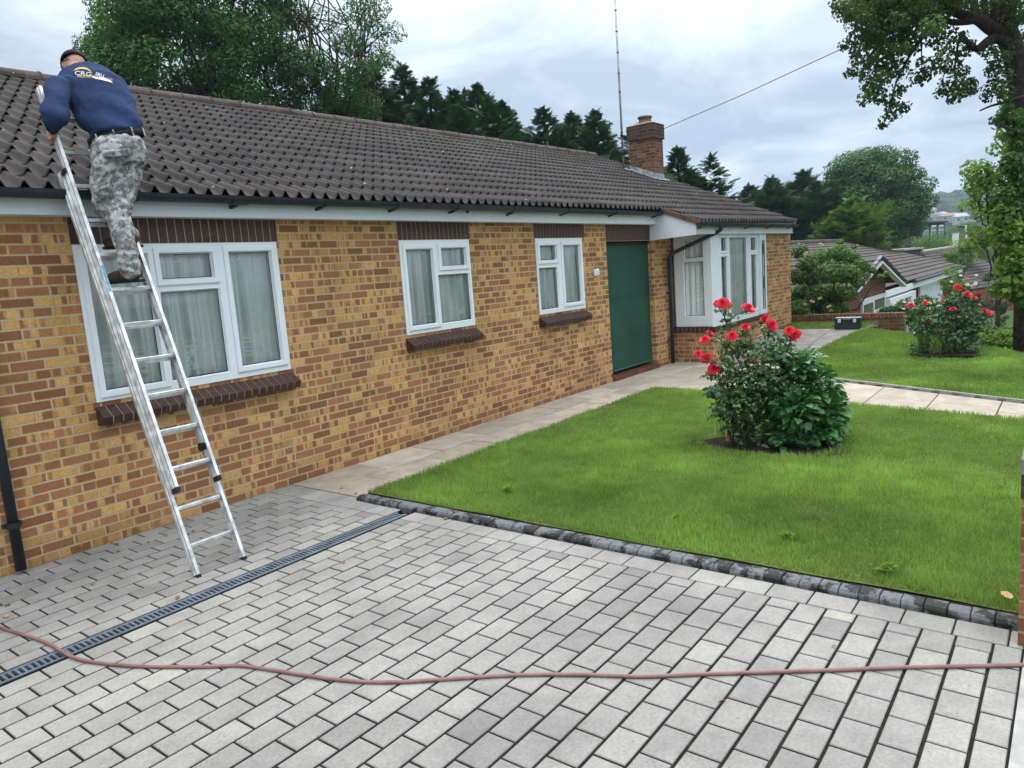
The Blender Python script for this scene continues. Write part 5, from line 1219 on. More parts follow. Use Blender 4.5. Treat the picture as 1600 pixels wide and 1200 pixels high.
def plants():
    # climbing rose / shrub at the end of the bungalow
    rng = np.random.default_rng(77); D = 17.4; b = gp(1290, 500); b = at(1300, 500, D); b[2] = H(b[0], b[1]); t = thing('flowering_shrub', 'big loose green shrub with few pale pink roses past the bungalow end', 'shrub', loc=b); loc = lambda q: np.array(q)-b
    px = D/FPX; cl = [(loc(at(x, y, D+rng.normal()*.35)), np.array((1, 1, .8))*r*px) for x, y, r in [(1250, 392, 15), (1262, 410, 18), (1285, 400, 17), (1310, 395, 17), (1330, 402, 15), (1345, 415, 14), (1250, 430, 18), (1275, 430, 22), (1300, 425, 22), (1325, 428, 20), (1348, 432, 12), (1255, 455, 18), (1280, 460, 22), (1305, 455, 20), (1325, 458, 15), (1250, 480, 16), (1275, 485, 18), (1300, 482, 16), (1318, 480, 10), (1362, 422, 8), (1375, 432, 6), (1385, 428, 5), (1312, 378, 6), (1340, 440, 12), (1265, 498, 14), (1290, 500, 14), (1335, 385, 5)]]
    crown('foliage', cl, 12500, .075, M['shrub'], t, rng, aspect=.6, shell=.1, droop=.4, light=.25)
    crown('foliage', [(c+np.array((.25, .4, -.1)), r*.9) for c, r in cl if c[2] < 1.2], 6000, .09, M['conifer'], t, rng, aspect=.6, shell=.3)
    m = MB(); 
    for c, r in cl[::3]: limb(m, (rng.normal()*.15, rng.normal()*.1, 0), c, .03, .008, rng)
    m.build('stem', M['bark'], t, smooth=True, fix=False)
    for x, y in ((1281, 466), (1257, 475), (1269, 471), (1295, 479), (1298, 486), (1259, 396), (1283, 382)): flower('rose', loc(at(x, y, D-.6)), .040, 'petal_pink', t, rng)
    for i, (x, y, d, r, h, lab, mt, fl) in enumerate([
        (1388, 493, 18.2, .24, .26, 'small dark green shrub at the right end of the low brick wall', 'conifer', 0), (1404, 488, 18.6, .26, .30, 'white-flowered bush beside the small dark shrub', 'shrub', 26), (1425, 492, 18.4, .30, .28, 'leafy green bush between the white flowers and the far rose', 'shrub', 0),
        (1448, 483, 19.5, .30, .30, 'bush with white flowers in front of the garage door', 'shrub', 22), (1508, 468, 21.5, .36, .7, 'tall bush with small pink and white roses behind the red ones', 'shrub', 18), (1488, 436, 27, .42, .5, 'bright green shrub at the right corner of the garage', 'lime', 0),
        (1553, 470, 23, .36, 1.25, 'dark slim column-shaped evergreen right of the red roses', 'conifer', 0), (1540, 520, 17.5, .9, .10, 'low trailing leafy plants bordering the further lawn', 'shrub', 0), (1580, 528, 16.5, .7, .14, 'large-leaved plants at the foot of the street tree', 'lime', 0)]):
        c = at(x, y, d); q = thing('bush' if r < .6 else 'border_plants', lab, 'bush' if r < .6 else 'plant', loc=(c[0], c[1], H(c[0], c[1]))); o = np.array((0, 0, c[2]-H(c[0], c[1])))
        cl2 = clumps_in(o, (r, r, h), 26, .09, .16, rng, surf=.3); crown('foliage', cl2, 2600, .06 if r < .6 else .09, M[mt], q, rng, aspect=.6, shell=.3, droop=.2)
        m = MB(); [limb(m, (rng.normal()*.05, rng.normal()*.05, 0), cc, .014, .004, rng) for cc, _ in cl2[::4]]; m.build('stem', M['bark'], q, smooth=True, fix=False)
        for k in range(fl):
            d_ = rng.normal(size=3); d_ /= np.linalg.norm(d_); d_[:2] = -abs(d_[0])*CF[:2]*.8+rng.normal(size=2)*.5; p_ = o+np.array((d_[0]*r, d_[1]*r, rng.uniform(-.8, 1.05)*h)); flower('rose', p_, .035, 'petal_white' if k % 3 or i != 4 else 'petal_pink', q, rng)
PETALS = {}
def flower(name, p, s, mat, parent, rng, up=None, share=True):
    key = (mat, int(rng.integers(3)))
    if key not in PETALS:
        V = []; F = []; A = []; r = np.random.default_rng(key[1]+3)
        for ring, (n, rad_, tilt, w_) in enumerate(((4, .16, 1.35, .34), (6, .30, 1.05, .46), (8, .46, .72, .55), (9, .60, .38, .60))):
            for k in range(n):
                a = 2*math.pi*(k+ring*.4+r.normal()*.12)/n; o = len(V); ca, sa = math.cos(a), math.sin(a)
                for j, (l, wd, cup) in enumerate(((0, .25, 0), (.5, .85, .06), (.85, .95, .02), (1.0, .55, -.10))):
                    rr = rad_*.15+l*.55*math.cos(tilt)+rad_*.35*l; zz = l*.55*math.sin(tilt)+cup*.6-ring*.05
                    for sgn in (-1, 0, 1): V.append((ca*rr-sa*w_*wd*.5*sgn, sa*rr+ca*w_*wd*.5*sgn, zz+(.05*abs(sgn)))); A.append(np.clip(.5+.2*r.normal()-.3*(ring == 0), 0, .85))
                for j in range(3):
                    for i in range(2): F.append((o+j*3+i, o+j*3+i+1, o+(j+1)*3+i+1, o+(j+1)*3+i))
        ob = mesh_np(name, V, F, M[mat], None, attr=A, smooth=True); PETALS[key] = ob.data; bpy.data.objects.remove(ob)
    o = bpy.data.objects.new(name, PETALS[key]); COL.objects.link(o); o.parent = parent; o.location = p; s_ = s*rng.uniform(.9, 1.1)/.62; o.scale = (s_, s_, s_*.9)
    d = Vector(up if up is not None else (-CF[0]*.55+rng.normal()*.35, -CF[1]*.55+rng.normal()*.35, .75)); o.rotation_euler = d.to_track_quat('Z', 'Y').to_euler(); return o
def pinnate(P, D, size, rng, n=5):
    """compound rose leaves: n leaflets along a short stalk"""
    out = []; nr = []
    for p, d in zip(P, D):
        d = d/np.linalg.norm(d); s = np.cross(d, (0, 0, 1.)); s /= np.linalg.norm(s)+1e-9
        for k in range(n):
            if k == n-1: q = p+d*size*2.3
            else: q = p+d*size*(.7+.9*(k//2))+s*size*.62*(1 if k % 2 else -1)
            out.append(q-np.array((0, 0, size*.15*k*.3))); nr.append((0, 0, 1.))
    return np.array(out), np.array(nr)
def rose_bush(label, base, D, flowers, clumpsP, seed, leaves, lab2=None, lsz=.036):
    rng = np.random.default_rng(seed); base = np.array(base); t = thing('rose_bush', label, 'rose bush', loc=base); loc = lambda q: np.array(q)-base; px = D/FPX
    cl = [(loc(at(x, y, D+rng.normal()*.12)), r*px) for x, y, r in clumpsP]; m = MB(); tips = []
    for i, (c, r) in enumerate(cl):
        b0 = np.array((rng.normal()*.07, rng.normal()*.07, 0)); limb(m, b0, c, .011, .005, rng, 6, .05)
    fl = []
    for x, y, s in flowers:
        q = loc(at(x, y, D+rng.normal()*.10-.05)); j = min(range(len(cl)), key=lambda i: np.linalg.norm(cl[i][0]-q)+(.3 if cl[i][0][2] > q[2] else 0)); limb(m, cl[j][0], q-np.array((0, 0, .02)), .0055, .0035, rng, 5, .03); fl.append((q, s)); tips.append((cl[j][0], q))
    m.build('stem', M['stem'], t, smooth=True, fix=False)
    n = leaves//5; wgt = np.array([r**2 for _, r in cl]); idx = rng.choice(len(cl), n, p=wgt/wgt.sum()); d = rng.normal(size=(n, 3)); d /= np.linalg.norm(d, axis=1)[:, None]
    C = np.array([c for c, _ in cl]); R = np.array([r for _, r in cl]); P = C[idx]+d*R[idx][:, None]*rng.uniform(.3, 1.0, n)[:, None]; dd = d.copy(); dd[:, 2] = dd[:, 2]*.4-.1
    ex = []; exd = []
    for a, b_ in tips:
        for f in np.linspace(.15, .85, 4): ex.append(a+(b_-a)*f); v = rng.normal(size=3); v[2] = .1; exd.append(v)
    P = np.concatenate([P, np.array(ex)]); dd = np.concatenate([dd, np.array(exd)])
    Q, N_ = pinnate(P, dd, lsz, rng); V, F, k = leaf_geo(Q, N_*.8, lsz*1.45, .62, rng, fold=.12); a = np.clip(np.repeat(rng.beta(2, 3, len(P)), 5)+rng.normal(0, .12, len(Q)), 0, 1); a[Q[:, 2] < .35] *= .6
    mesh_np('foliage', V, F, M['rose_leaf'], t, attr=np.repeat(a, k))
    for q, s in fl:
        flower('rose', q, s*px*.72, 'petal', t, rng)
    return t
def beds():
    (bx, by), _, _ = BEDS[0]; base = np.array((6.86, -3.42, H(6.86, -3.42)+.04)); D = float((base-CP)@CF)
    fl = [(1129, 474, 11), (1138, 479, 9), (1169, 482, 12), (1195, 499, 11), (1206, 508, 11), (1233, 517, 10), (1242, 523, 10), (1109, 521, 8), (1101, 531, 10), (1091, 553, 8), (1104, 560, 11), (1116, 576, 12), (1175, 565, 7), (1144, 525, 9), (1165, 511, 8), (1204, 504, 8), (1120, 473, 8)]
    cl = [(1135, 580, 22), (1160, 575, 25), (1190, 575, 25), (1215, 580, 22), (1125, 600, 20), (1150, 605, 26), (1180, 605, 28), (1210, 605, 24), (1130, 625, 18), (1155, 630, 24), (1185, 630, 24), (1145, 545, 12), (1165, 545, 14), (1190, 545, 16), (1215, 550, 14), (1160, 525, 10), (1200, 530, 11), (1140, 515, 8), (1235, 555, 9), (1150, 655, 18), (1175, 655, 18), (1120, 640, 9), (1235, 575, 12), (1228, 535, 7), (1135, 505, 6), (1130, 615, 14), (1170, 675, 14), (1150, 680, 10)]
    rose_bush('tall red-flowered rose bush in the lawn bed, beside the glossy-leaved plant', base, D-.05, fl, cl, 91, 4000, lsz=.035)
    # glossy broad-leaved perennial next to it
    rng = np.random.default_rng(19); b2 = np.array((7.12, -3.86, H(7.12, -3.86)+.04)); t = thing('broad_leaved_plant', 'dense glossy dark green leafy plant growing against the red rose bush', 'plant', loc=b2); D2 = float((b2-CP)@CF); px = D2/FPX; loc = lambda q: np.array(q)-b2
    cl = [(1245, 575, 22), (1215, 600, 22), (1245, 605, 28), (1275, 600, 26), (1215, 635, 26), (1245, 640, 30), (1280, 635, 30), (1300, 640, 20), (1220, 670, 26), (1250, 675, 28), (1285, 672, 28), (1305, 665, 16), (1262, 565, 16), (1232, 560, 12), (1295, 610, 16), (1312, 650, 10), (1225, 690, 15), (1255, 695, 15), (1290, 692, 15)]
    C = np.array([loc(at(x, y, D2+rng.normal()*.15)) for x, y, _ in cl]); R = np.array([r*px for _, _, r in cl]); C[:, 2] = np.maximum(C[:, 2], .05); n = 1900; idx = rng.choice(len(cl), n, p=R**2/(R**2).sum()); d = rng.normal(size=(n, 3)); d[:, 2] = d[:, 2]*.8+.15; d /= np.linalg.norm(d, axis=1)[:, None]
    P = C[idx]+d*R[idx][:, None]*rng.uniform(.4, 1.05, n)[:, None]; P[:, 2] = np.maximum(P[:, 2], .02)
    # leaves point outwards and arch over
    L = .085*rng.uniform(.7, 1.3, n); a = d.copy(); a[:, 2] = a[:, 2]*.5-.05+rng.normal(0, .25, n); a /= np.linalg.norm(a, axis=1)[:, None]; up_ = np.tile((0, 0, 1.), (n, 1))+rng.normal(0, .35, (n, 3)); b_ = np.cross(up_, a); b_ /= np.linalg.norm(b_, axis=1)[:, None]; nn = np.cross(a, b_)
    V = []; st = [(0, .06, 0), (.22, .32, .03), (.5, .40, .05), (.78, .26, .02), (1.0, .02, -.08)]
    for f, wd, h in st:
        c = P+a*(L*f)[:, None]+nn*(L*h)[:, None]
        for s in (-1, 0, 1): V.append(c+b_*(L*wd*s)[:, None]+nn*(L*.09*abs(s))[:, None]*(wd > .1))
    V = np.stack(V, 1).reshape(-1, 3); o = (np.arange(n)*15)[:, None]; F = []
    for j in range(4):
        for i in range(2): F.append(o+np.array([[j*3+i, j*3+i+1, (j+1)*3+i+1, (j+1)*3+i]]))
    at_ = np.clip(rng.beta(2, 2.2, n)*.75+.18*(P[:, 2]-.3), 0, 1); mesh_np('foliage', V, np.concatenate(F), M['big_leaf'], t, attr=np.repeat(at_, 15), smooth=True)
    m = MB(); [limb(m, (rng.normal()*.06, rng.normal()*.06, 0), c, .008, .004, rng) for c in C]; m.build('stem', M['stem'], t, smooth=True, fix=False)
    # strap-leaved tufts
    def tuft(label, base, n, h, seed, spread=.10, w_=.012):
        r = np.random.default_rng(seed); base = np.array(base); base[2] = H(base[0], base[1])+.03; V = []; F = []; A = []
        for i in range(n):
            az = r.uniform(0, 6.28); tl = r.uniform(.05, .5); hh = h*r.uniform(.6, 1.05); p0 = np.array((r.normal()*spread*.4, r.normal()*spread*.4, 0)); d = np.array((math.cos(az), math.sin(az), 0)); s = np.array((-d[1], d[0], 0)); o = len(V)
            for f in np.linspace(0, 1, 5): c = p0+d*spread*tl*3*f**1.8+np.array((0, 0, hh*f*(1-.15*tl*f))); ww = w_*(1-f**2)*.5+.0008; V += [c-s*ww, c+s*ww]
            F += [(o+2*k, o+2*k+1, o+2*k+3, o+2*k+2) for k in range(4)]; A += [r.uniform(.2, .8)]*10
        q = thing('strap_leaf_tuft', label, 'plant', loc=base); mesh_np('foliage', V, F, M['grass'], q, attr=A); return q
    tuft('sparse grassy tuft at the left edge of the near rose bed', gp(1130, 685), 22, .26, 3); 
    tuft('upright sword-leaved iris clump in front of the far rose bush', gp(1442, 552), 42, .62, 4, .12, .02); tuft('short yellowing iris clump beside the taller one', gp(1463, 556), 22, .40, 5, .09, .018)
    r = np.random.default_rng(3)
    for i, (x, y, s, lab, mt) in enumerate([(1142, 692, .045, 'fallen red rose bloom on the soil of the near bed', 'petal'), (1193, 681, .03, 'dark red fallen rose under the near bush', 'petal'), (1196, 707, .03, 'faded pink rose head on the edge of the near bed', 'petal_pink')]):
        o = flower('fallen_rose', gp(x, y)+np.array((0, 0, .05)), s, mt, None, r); tag(o, lab, 'rose', 'fallen roses')
    # the further rose bush
    g = gp(1480, 556); g[2] = H(g[0], g[1])+.03; D3 = float((g-CP)@CF)
    fl = [(1496, 449, 7), (1503, 452, 6), (1512, 460, 7), (1529, 461, 7), (1522, 466, 6), (1446, 474, 6), (1418, 479, 6), (1424, 477, 6), (1489, 483, 6), (1538, 486, 6), (1545, 489, 6), (1450, 503, 5), (1473, 470, 4)]
    cl = [(1480, 490, 18), (1505, 490, 20), (1525, 495, 15), (1465, 500, 16), (1490, 505, 20), (1515, 508, 18), (1530, 505, 11), (1500, 472, 14), (1515, 475, 12), (1450, 500, 11), (1440, 515, 12), (1465, 517, 14), (1490, 520, 16), (1510, 522, 14), (1436, 540, 10), (1478, 470, 10), (1500, 540, 12), (1488, 545, 9), (1515, 543, 8), (1425, 490, 8)]
    rose_bush('red-flowered rose bush with reddish stems in the further lawn bed', g, D3, fl, cl, 93, 3600, lsz=.040)
    # weeds in the lawn
    for i, (x, y, lab) in enumerate([(795, 776, 'bright weed rosette in the lawn near the kerb end'), (1060, 822, 'upright broad-leaved weed in the middle of the lawn front'), (1232, 853, 'broad-leaved weed in the lawn, nearer the right'), (1385, 905, 'flat dandelion rosette close behind the kerb')]):
        p_ = gp(x, y); rng = np.random.default_rng(i); q = thing('weed', lab, 'weed', 'weeds in the lawn', loc=(p_[0], p_[1], p_[2]+.03)); n = 16
        P = rng.normal(size=(n, 3))*(.010, .010, .006)+(0, 0, .035); V, F, k = leaf_geo(P, np.tile((0, 0, 1.), (n, 1)), .10, .3, rng); mesh_np('leaf', V, F, M['lime'], q, attr=np.full(len(V), .7))
plants(); beds()

# ------------------------------------------------------------------ low walls and neighbours
def garden_wall():
    t = thing('garden_wall', 'low brick garden wall with brick-on-edge top at the end of the bungalow', 'wall')
    m = MB(); m.box(17.28, 17.50, -3.05, -.76, -.3, .335); m.build('wall', M['brick_low'], t, fix=False)
    m = MB(); y = -3.06
    while y < -.80: m.box(17.26, 17.52, y+.004, y+.071, .338, .44); y += .075
    m.mi = 1; m.box(17.268, 17.512, -3.055, -.765, .336, .434); m.build('coping', [plain('coping_brick', (.17, .085, .05), .85, .15, var=.5, scale=12), M['mortar']], t)
    t = thing('retaining_wall', 'low stone edging wall dropping to a brick end behind the further lawn', 'wall')
    m = MB(); P = [gp(1385, 512), gp(1440, 516), gp(1526, 533)]; zt = [P[0][2]+.04, P[1][2]+.03, P[2][2]+.06]
    for i in range(2): a, b = P[i].copy(), P[i+1].copy(); a[2] = b[2] = 0; m.bar((*a[:2], zt[i]-.3), (*b[:2], zt[i+1]-.3), .22, .62)
    w_ = m.build('wall', M['brick_low'], t, fix=False); m = MB()
    m.bar((*P[0][:2], zt[0]+.03), (*P[1][:2], zt[1]+.03), .26, .04); m.build('coping', M['concrete'], t)
    t = thing('brick_post', 'square stub of brickwork right of the far rose bush', 'post'); c = gp(1524, 534)
    m = MB(); m.box(c[0]-.05, c[0]+.28, c[1]-.12, c[1]+.14, c[2]-.3, c[2]+.46); m.build('post', M['brick_low'], t, fix=False); m = MB(); m.box(c[0]-.07, c[0]+.30, c[1]-.14, c[1]+.16, c[2]+.462, c[2]+.50); m.build('coping', M['concrete'], t)
    t = thing('border_edging', 'thin dark timber edging at the right end of the further lawn', 'edging'); m = MB(); a, b = gp(1530, 538), gp(1640, 547); m.bar((*a[:2], a[2]+.01), (*b[:2], b[2]+.01), .05, .09); m.build('edging_board', M['bark'], t)
    m = MB(); pts = [at(1525, 516, 24), at(1600, 514, 24), at(1600, 526, 20.5), at(1525, 524, 20.5)]; z = min(p[2] for p in pts); m.sheet([tuple(p) for p in pts]); struct(m.build('pavement', M['concrete'], fix=False))
garden_wall()
def flat_roof_tiles(mb, P00, P10, P01, P11, rows, lift=.035):
    """rows of interlocking tiles between eave P00-P10 and ridge P01-P11"""
    P00, P10, P01, P11 = map(np.array, (P00, P10, P01, P11))
    n = np.cross(P10-P00, P01-P00); n = n/np.linalg.norm(n); n = n if n[2] > 0 else -n
    for k in range(rows):
        f0, f1 = k/rows, (k+1)/rows; a = P00+(P01-P00)*f0+n*lift; b = P10+(P11-P10)*f0+n*lift; c = P10+(P11-P10)*f1; d = P00+(P01-P00)*f1
        mb.add([a, b, c, d, a-n*lift, b-n*lift], [(0, 1, 2, 3), (4, 5, 1, 0)])
def neighbour():
    t = thing('neighbour_bungalow', 'lower red brick bungalow with white garage door and white-edged gable, down the slope', 'house')
    ye, yr = -.9, 4.3; xe = 46.2; ze, zr = .50, 2.24
    m = MB(); m.box(33.0, 45.6, -.5, 9, -3, .42); m.build('wall', M['brick_red'], t, fix=False)
    m = MB(); flat_roof_tiles(m, (26.5, ye, ze), (xe, ye, ze), (26.5, yr, zr), (45.0, yr, zr), 15); m.add([(26.5, yr, zr), (45, yr, zr), (46, 9.6, .5), (26.5, 9.6, .5)], [(0, 1, 2, 3)]); m.build('roof', M['farroof'], t, fix=False)
    m = MB(); m.tube([(26.5, yr, zr+.02), (45.1, yr, zr+.02)], .13, 8); m.build('ridge', M['ridge'], t, fix=False)
    m = MB(); m.box(26.6, xe-.1, ye-.03, ye, ze-.32, ze-.10); m.build('fascia', M['paintwhite'], t); m = MB(); m.tube([(31.5, ye-.09, ze-.05), (xe, ye-.09, ze-.05)], .07, 8); m.build('gutter', M['gutter'], t)
    gd = MB(); gd.box(35.4, 41.2, -.58, -.52, -2.4, -.02); g = gd.build('garage_door', plain('garage_white', (.60, .64, .63), .5, var=.05), t)
    for i in range(11): m = MB(); x = 35.7+i*.5; m.box(x, x+.06, -.60, -.582, -2.3, -.1); m.build('rib', M['paintwhite'], g)
    m = MB(); holed(m, PY(-.62), 35.2, 41.4, -2.4, .12, [(35.4, 41.2, -2.5, -.02)], 0, .08); m.build('garage_frame', M['paintwhite'], t)
    wn = MB(); holed(wn, PY(-1.0), 27.0, 31.7, -2.3, .10, [(28.0, 29.3, -1.9, -.05), (29.5, 30.8, -1.9, -.05)], 0, .3); w_ = wn.build('porch', M['paintwhite'], t)
    for a in (28.0, 29.5): m = MB(); m.box(a, a+1.3, -.86, -.84, -1.9, -.05); m.build('glass_pane', plain('dim_glass', (.12, .15, .14), .15, .6), w_)
    # gable wing: steep white bargeboards
    gx0, gx1, gy = 20.6, 26.0, -1.55; pk = (hit(1373, 408, (0, 1, 0), gy)); fr = hit(1412, 447, (0, 1, 0), gy); fl = hit(1335, 457, (0, 1, 0), gy)
    m = MB(); m.prism([(fl[0]+.3, -3), (fr[0]-.9, -3), (fr[0]-.9, fr[2]+.5), (pk[0], pk[2]-.12), (fl[0]+.3, fl[2]+.1)], 'y', gy+.35, gy+3.5); m.build('wall', M['brick_red'], t, fix=False)
    m = MB(); m.bar(pk+np.array((-.05, -.02, -.02)), fr, .05, .17, up=(0, 1, 0)) ; m.bar(pk+np.array((.05, -.02, -.02)), fl, .05, .17, up=(0, 1, 0)); 
    m.v = [tuple(v) for v in m.v]; m.build('barge_board', M['paintwhite'], t)
    m = MB(); e = np.array((0, 5.5, .0)); up_ = np.array((0, -.12, .12))
    for q in (fr, fl): a = pk+up_; b = q+up_; flat_roof_tiles(m, b, b+e, a, a+e, 6)
    m.build('roof', M['farroof'], t, fix=False)
    m = MB(); a = pk+np.array((0, -.06, .13)); 
    for q in (fr, fl): m.bar(a, q+np.array((.05 if q is fr else -.05, -.06, .10)), .04, .09, up=(0, 1, 0))
    m.build('verge', M['gutter'], t)
    wl_ = hit(1347, 464, (0, 1, 0), gy+.30); wr_ = hit(1383, 461, (0, 1, 0), gy+.30); zt_ = (wl_[2]+wr_[2])/2
    m = MB(); mid = wl_[0]+(wr_[0]-wl_[0])*.47; holed(m, PY(gy+.28), wl_[0], wr_[0], zt_-1.2, zt_, [(wl_[0]+.1, mid-.06, zt_-1.1, zt_-.16), (mid+.06, wr_[0]-.1, zt_-.42, zt_-.12), (mid+.06, wr_[0]-.1, zt_-1.1, zt_-.54)], 0, .06); w2_ = m.build('window', M['paintwhite'], t)
    m = MB(); m.add([(wl_[0]+.05, gy+.31, zt_-1.15), (wr_[0]-.05, gy+.31, zt_-1.15), (wr_[0]-.05, gy+.31, zt_-.05), (wl_[0]+.05, gy+.31, zt_-.05)], [(0, 1, 2, 3)]); m.build('pane', plain('dark_warm_glass', (.045, .03, .025), .12, .6), w2_, fix=False)
    # flat-roofed dark stack on the slope
    t2 = MB(); c = at(1436, 398, 46); t2.box(c[0]-6.0, c[0], c[1]-.1, c[1]+1.6, c[2]-.9, c[2]+.35); ch = t2.build('chimney', plain('soot_brick', (.035, .032, .033), .85, var=.3, scale=3), t); t2 = MB(); t2.box(c[0]-6.2, c[0]+.2, c[1]-.25, c[1]+1.75, c[2]+.36, c[2]+.46); t2.build('cap', M['concrete'], ch)
    # garden pieces beyond the brick wall
    q = thing('white_gate', 'white panel between brick walls seen under the shrub', 'gate'); c = at(1330, 482, 24); m = MB(); m.box(c[0]-.1, c[0], c[1]-.42, c[1]+.42, c[2]-1.3, c[2]+.55); m.build('panel', M['paintwhite'], q, bevel=.01)
    # second bungalow
    t = thing('neighbour_bungalow', 'second lower bungalow roof of plain brown tiles beyond the garage', 'house')
    a = at(1450, 393, 62); b = at(1497, 386, 66); c = at(1600, 440, 60); d = at(1500, 455, 54)
    m = MB(); flat_roof_tiles(m, d, c, a+np.array((-3, 0, 0)), b, 15, .045); m.build('roof', M['farroof'], t, fix=False)
    m = MB(); m.tube([a+np.array((-3, 0, .05)), b+np.array((0, 0, .05))], .14, 8); m.build('ridge', M['concrete'], t, fix=False)
    f = at(1484, 420, 58); m = MB(); V = [d+(0, 0, -.12), c+(0, 0, -.12), c+(0, 0, -2.6), d+(0, 0, -2.6)]; m.add([tuple(v) for v in V], [(0, 1, 2, 3)]); V2 = [b, c, c+(0, 0, -2.6), b+(0, 0, -4)]; m.add([tuple(np.array(v)+(0, 0, -.1)) for v in V2], [(0, 1, 2, 3)]); m.build('wall', M['brick_red'], t, fix=False)
neighbour()
def far_houses():
    def frame(px, py, d): p = at(px, py, d); r = np.array((CR[0], CR[1], 0)); r /= np.linalg.norm(r); f = np.array((CF[0], CF[1], 0)); f /= np.linalg.norm(f); return p, r, f
    # dormer house
    t = thing('dormer_house', 'dark-clad flat-roofed dormer with three white windows above the bushes', 'house')
    p, r, f = frame(1458, 364, 78); r = np.array((math.cos(rad(-22)), math.sin(rad(-22)), 0)); f = np.array((-r[1], r[0], 0)); f = f if f@CF > 0 else -f; up_ = np.array((0, 0, 1.)); W_ = 27*78/FPX/abs(r@CR)*1.0
    m = MB(); m.obox(p+f*1.6, r*W_, f*1.6, up_*1.02); m.build('wall', plain('dark_cladding', (.03, .026, .026), .8), t); m = MB(); m.obox(p+f*1.6+up_*1.1, r*(W_+.25), f*1.85, up_*.08); m.build('roof', M['gutter'], t)
    for k in (-1, 0, 1):
        c = p+r*W_*.64*k-f*.03-up_*.05; m = MB(); m.obox(c, r*W_*.20, f*.05, up_*.86); wn = m.build('window', M['paintwhite'], t)
        for a in (-1, 0, 1):
            m = MB(); m.obox(c-f*.06+r*W_*.125*a-up_*.2, r*W_*.045, f*.01, up_*.48); m.build('pane', plain('pane_glass', (.10, .14, .17), .1, .6), wn); m = MB(); m.obox(c-f*.06+r*W_*.125*a+up_*.52, r*W_*.045, f*.01, up_*.16); m.build('pane', plain('pane_glass', (.07, .10, .12), .1, .6), wn)
    m = MB(); m.obox(p+f*4.5-up_*2.5, r*(W_+3), f*3, up_*2.6); m.build('lower_wall', M['farroof'], t)
    t = thing('white_chimney', 'plain white rendered chimney stack beside the telegraph pole', 'chimney'); c = at(1493, 376, 70); m = MB(); m.box(c[0]-.25, c[0]+.25, c[1]-.25, c[1]+.25, c[2]-1.4, c[2]+.7); m.build('stack', M['paintwhite'], t, bevel=.02); m = MB(); m.box(c[0]-.29, c[0]+.29, c[1]-.29, c[1]+.29, c[2]+.705, c[2]+.78); m.build('cap', M['concrete'], t)
    t = thing('telegraph_pole', 'thin wooden telegraph pole with a crossarm beyond the second bungalow', 'pole'); a = at(1511, 395, 62); b = at(1509, 352, 62); m = MB(); m.tube([a-(0, 0, 3), a, b], [.11, .10, .08], 8); m.build('pole', M['concrete'], t, smooth=True); m = MB(); m.bar(b-CR*.7-(0, 0, .15), b+CR*.3-(0, 0, .15), .09, .11); m.build('crossarm', M['bark'], t)
    t = thing('gabled_house', 'dark brown gabled roof half hidden beside the telegraph pole', 'house'); p, r, f = frame(1540, 388, 86); m = MB(); V = []; 
    pts = [at(1510, 385, 84), at(1527, 361, 84), at(1575, 365, 90), at(1575, 400, 84), at(1512, 400, 84)]
    A = [tuple(q) for q in pts]; B = [tuple(np.array(q)+f*7+(0, 0, -.5)) for q in pts]; m.add(A+B, [(0, 1, 2, 3, 4), (9, 8, 7, 6, 5)]+[(i, (i+1) % 5, (i+1) % 5+5, i+5) for i in range(5)]); m.build('roof', M['farroof'], t)
    # overhead wire
    t = bpy.data.curves; m = MB(); pts = [hit(1035, 202, (0, 1, 0), 2.0)]; a = at(1035, 202, 17.2); b = at(1320, 74, 13.2); c = at(1480, -10, 11.8); m.tube([a, (a+b)/2+(0, 0, -.03), b, c], .0075, 5); tag(m.build('overhead_wire', M['gutter'], smooth=True), 'thin overhead wire running from the chimney up into the street tree', 'wire')
    # houses on the hillside
    HS = [(1450, 333, 420, 8, 3.2, (.75, .75, .72), (.35, .33, .32), 'white gabled house low on the far hillside'), (1471, 338, 400, 5, 2.6, (.7, .7, .68), (.55, .55, .52), 'narrow white house between far hillside trees'), (1481, 341, 380, 9, 2.8, (.62, .55, .50), (.50, .30, .24), 'long low house with a salmon roof on the far hill'),
          (1501, 343, 370, 6, 3.4, (.70, .74, .70), (.6, .62, .6), 'pale green-white house below the red-roofed terrace'), (1490, 321, 560, 12, 6.5, (.36, .17, .13), (.33, .30, .28), 'tall red brick building high on the far hillside'), (1478, 319, 600, 10, 4, (.4, .36, .33), (.46, .44, .42), 'grey-roofed building left of the tall red one'),
          (1515, 329, 520, 9, 3.6, (.42, .22, .18), (.38, .18, .14), 'red-roofed house right of the tall brick building'), (1527, 331, 520, 9, 3.2, (.40, .22, .18), (.40, .22, .18), 'last house of the red terrace on the far hill'), (1462, 321, 610, 7, 3.4, (.72, .72, .7), (.5, .5, .48), 'small white house near the wooded ridge'), (1476, 321, 590, 5, 3.0, (.78, .78, .75), (.6, .6, .6), 'tiny bright white house left of the grey-roofed one'), (1540, 345, 400, 10, 3.4, (.5, .44, .38), (.30, .24, .20), 'brown-roofed house near the street tree trunk'), (1522, 352, 300, 8, 2.6, (.42, .38, .34), (.22, .2, .19), 'low brown house at the foot of the far hill')]
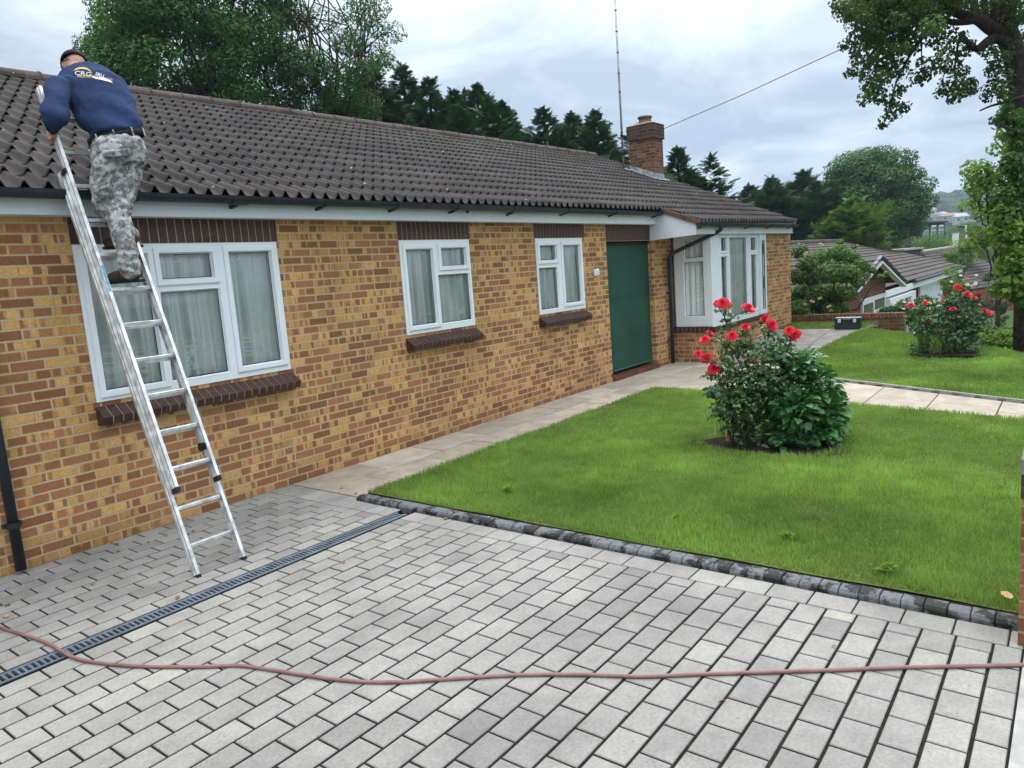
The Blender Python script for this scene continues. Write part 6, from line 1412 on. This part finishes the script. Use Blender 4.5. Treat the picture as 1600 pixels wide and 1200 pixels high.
    for px, py, d, W_, h, c1, c2, lab in HS:
        p, r, f = frame(px, py, d); ang = rad((px*7) % 50-25); r2 = r*math.cos(ang)+f*math.sin(ang); f2 = -r*math.sin(ang)+f*math.cos(ang); t = thing('hillside_house', lab, 'house', 'houses on the far hillside', loc=p)
        m = MB(); m.obox((0, 0, -h*.2), r2*W_/2, f2*3.2, np.array((0, 0, h*.6))); m.build('wall', plain('far_wall', tuple(v*.5 for v in c1), .9), t)
        m = MB(); zt = h*.4; A = [-r2*(W_/2+.3)-f2*3.6, r2*(W_/2+.3)-f2*3.6, r2*(W_/2+.3)+f2*3.6, -r2*(W_/2+.3)+f2*3.6]; A = [a+(0, 0, zt) for a in A]; R_ = [-r2*(W_/2-.6)+(0, 0, zt+h*.55), r2*(W_/2-.6)+(0, 0, zt+h*.55)]
        m.add([tuple(v) for v in A+R_], [(0, 1, 5, 4), (1, 2, 5), (2, 3, 4, 5), (3, 0, 4), (3, 2, 1, 0)]); m.build('roof', plain('far_roof', tuple(v*.6 for v in c2), .9), t)
        m = MB(); [m.obox(-f2*3.23+r2*W_*q+(0, 0, -h*.02), r2*.5, f2*.02, np.array((0, 0, .6))) for q in (-.28, .28)]
        for q in (-.28, .28): m = MB(); m.obox(-f2*3.23+r2*W_*q+(0, 0, -h*.02), r2*.5, f2*.02, np.array((0, 0, .6))); m.build('window', M['dark'], t)
far_houses()
def woodland():
    rng = np.random.default_rng(8); bm = bmesh.new(); bmesh.ops.create_icosphere(bm, subdivisions=2, radius=1); base = np.array([v.co[:] for v in bm.verts]); fc = np.array([[v.index for v in f.verts] for f in bm.faces]); bm.free()
    V = []; F = []; A = []; o = 0
    for i in range(1900):
        d = rng.uniform(170, 760) if i % 3 else rng.uniform(560, 770); a = rad(rng.uniform(-24, 46) if i % 4 else rng.uniform(3, 13)); x, y = d*math.cos(a), d*math.sin(a)-6; r = rng.uniform(3.5, 7.5)*(1 if d > 300 else .7); z = H(x, y)
        px_ = 800+FPX*((np.array((x, y, z))-CP)@CR)/((np.array((x, y, z))-CP)@CF)
        dens = mnoise.noise(Vector((x*.008, y*.008, 5)))
        if d < 600 and dens < -.12: continue
        if d < 330 and rad(2) < a < rad(13): continue
        b = base*(1+.22*np.array([mnoise.noise(Vector(tuple(q*1.7+i))) for q in base]))[:, None]+.0
        V.append(b*(r, r, r*.85)+(x, y, z+r*.35)); F.append(fc+o); o += len(base); A += [rng.uniform(.05, .9)]*len(base)
    t = NT('woodland_canopy', .95, .05); n = t.noise(.9, 6, .75); c = t.ramp(t.attr(), [(0, (.022, .042, .016)), (1, (.07, .11, .032))]); t.col(t.mix(1, c, t.ramp(n, [(.3, .45), (.7, 1.5)]), 'MULTIPLY')); t.bump(n, 1.2)
    tag(mesh_np('woodland', np.concatenate(V), np.concatenate(F), t.m, attr=A, smooth=True), 'hazy wooded hillside far beyond the roofs', 'woodland', kind='stuff')
woodland()
# the damp summer air that pales the far hill
def haze():
    b = MB(); b.box(-60, 980, -420, 560, -14, 75); t = bpy.data.materials.new('air'); t.use_nodes = True; nt = t.node_tree; nt.nodes.remove(nt.nodes['Principled BSDF'])
    v = nt.nodes.new('ShaderNodeVolumePrincipled'); v.inputs['Color'].default_value = (.62, .76, .95, 1); v.inputs['Density'].default_value = .00045; v.inputs['Anisotropy'].default_value = .2
    nt.links.new(v.outputs[0], nt.nodes['Material Output'].inputs['Volume']); o = b.build('haze', t, fix=True); tag(o, kind='stuff')
haze()
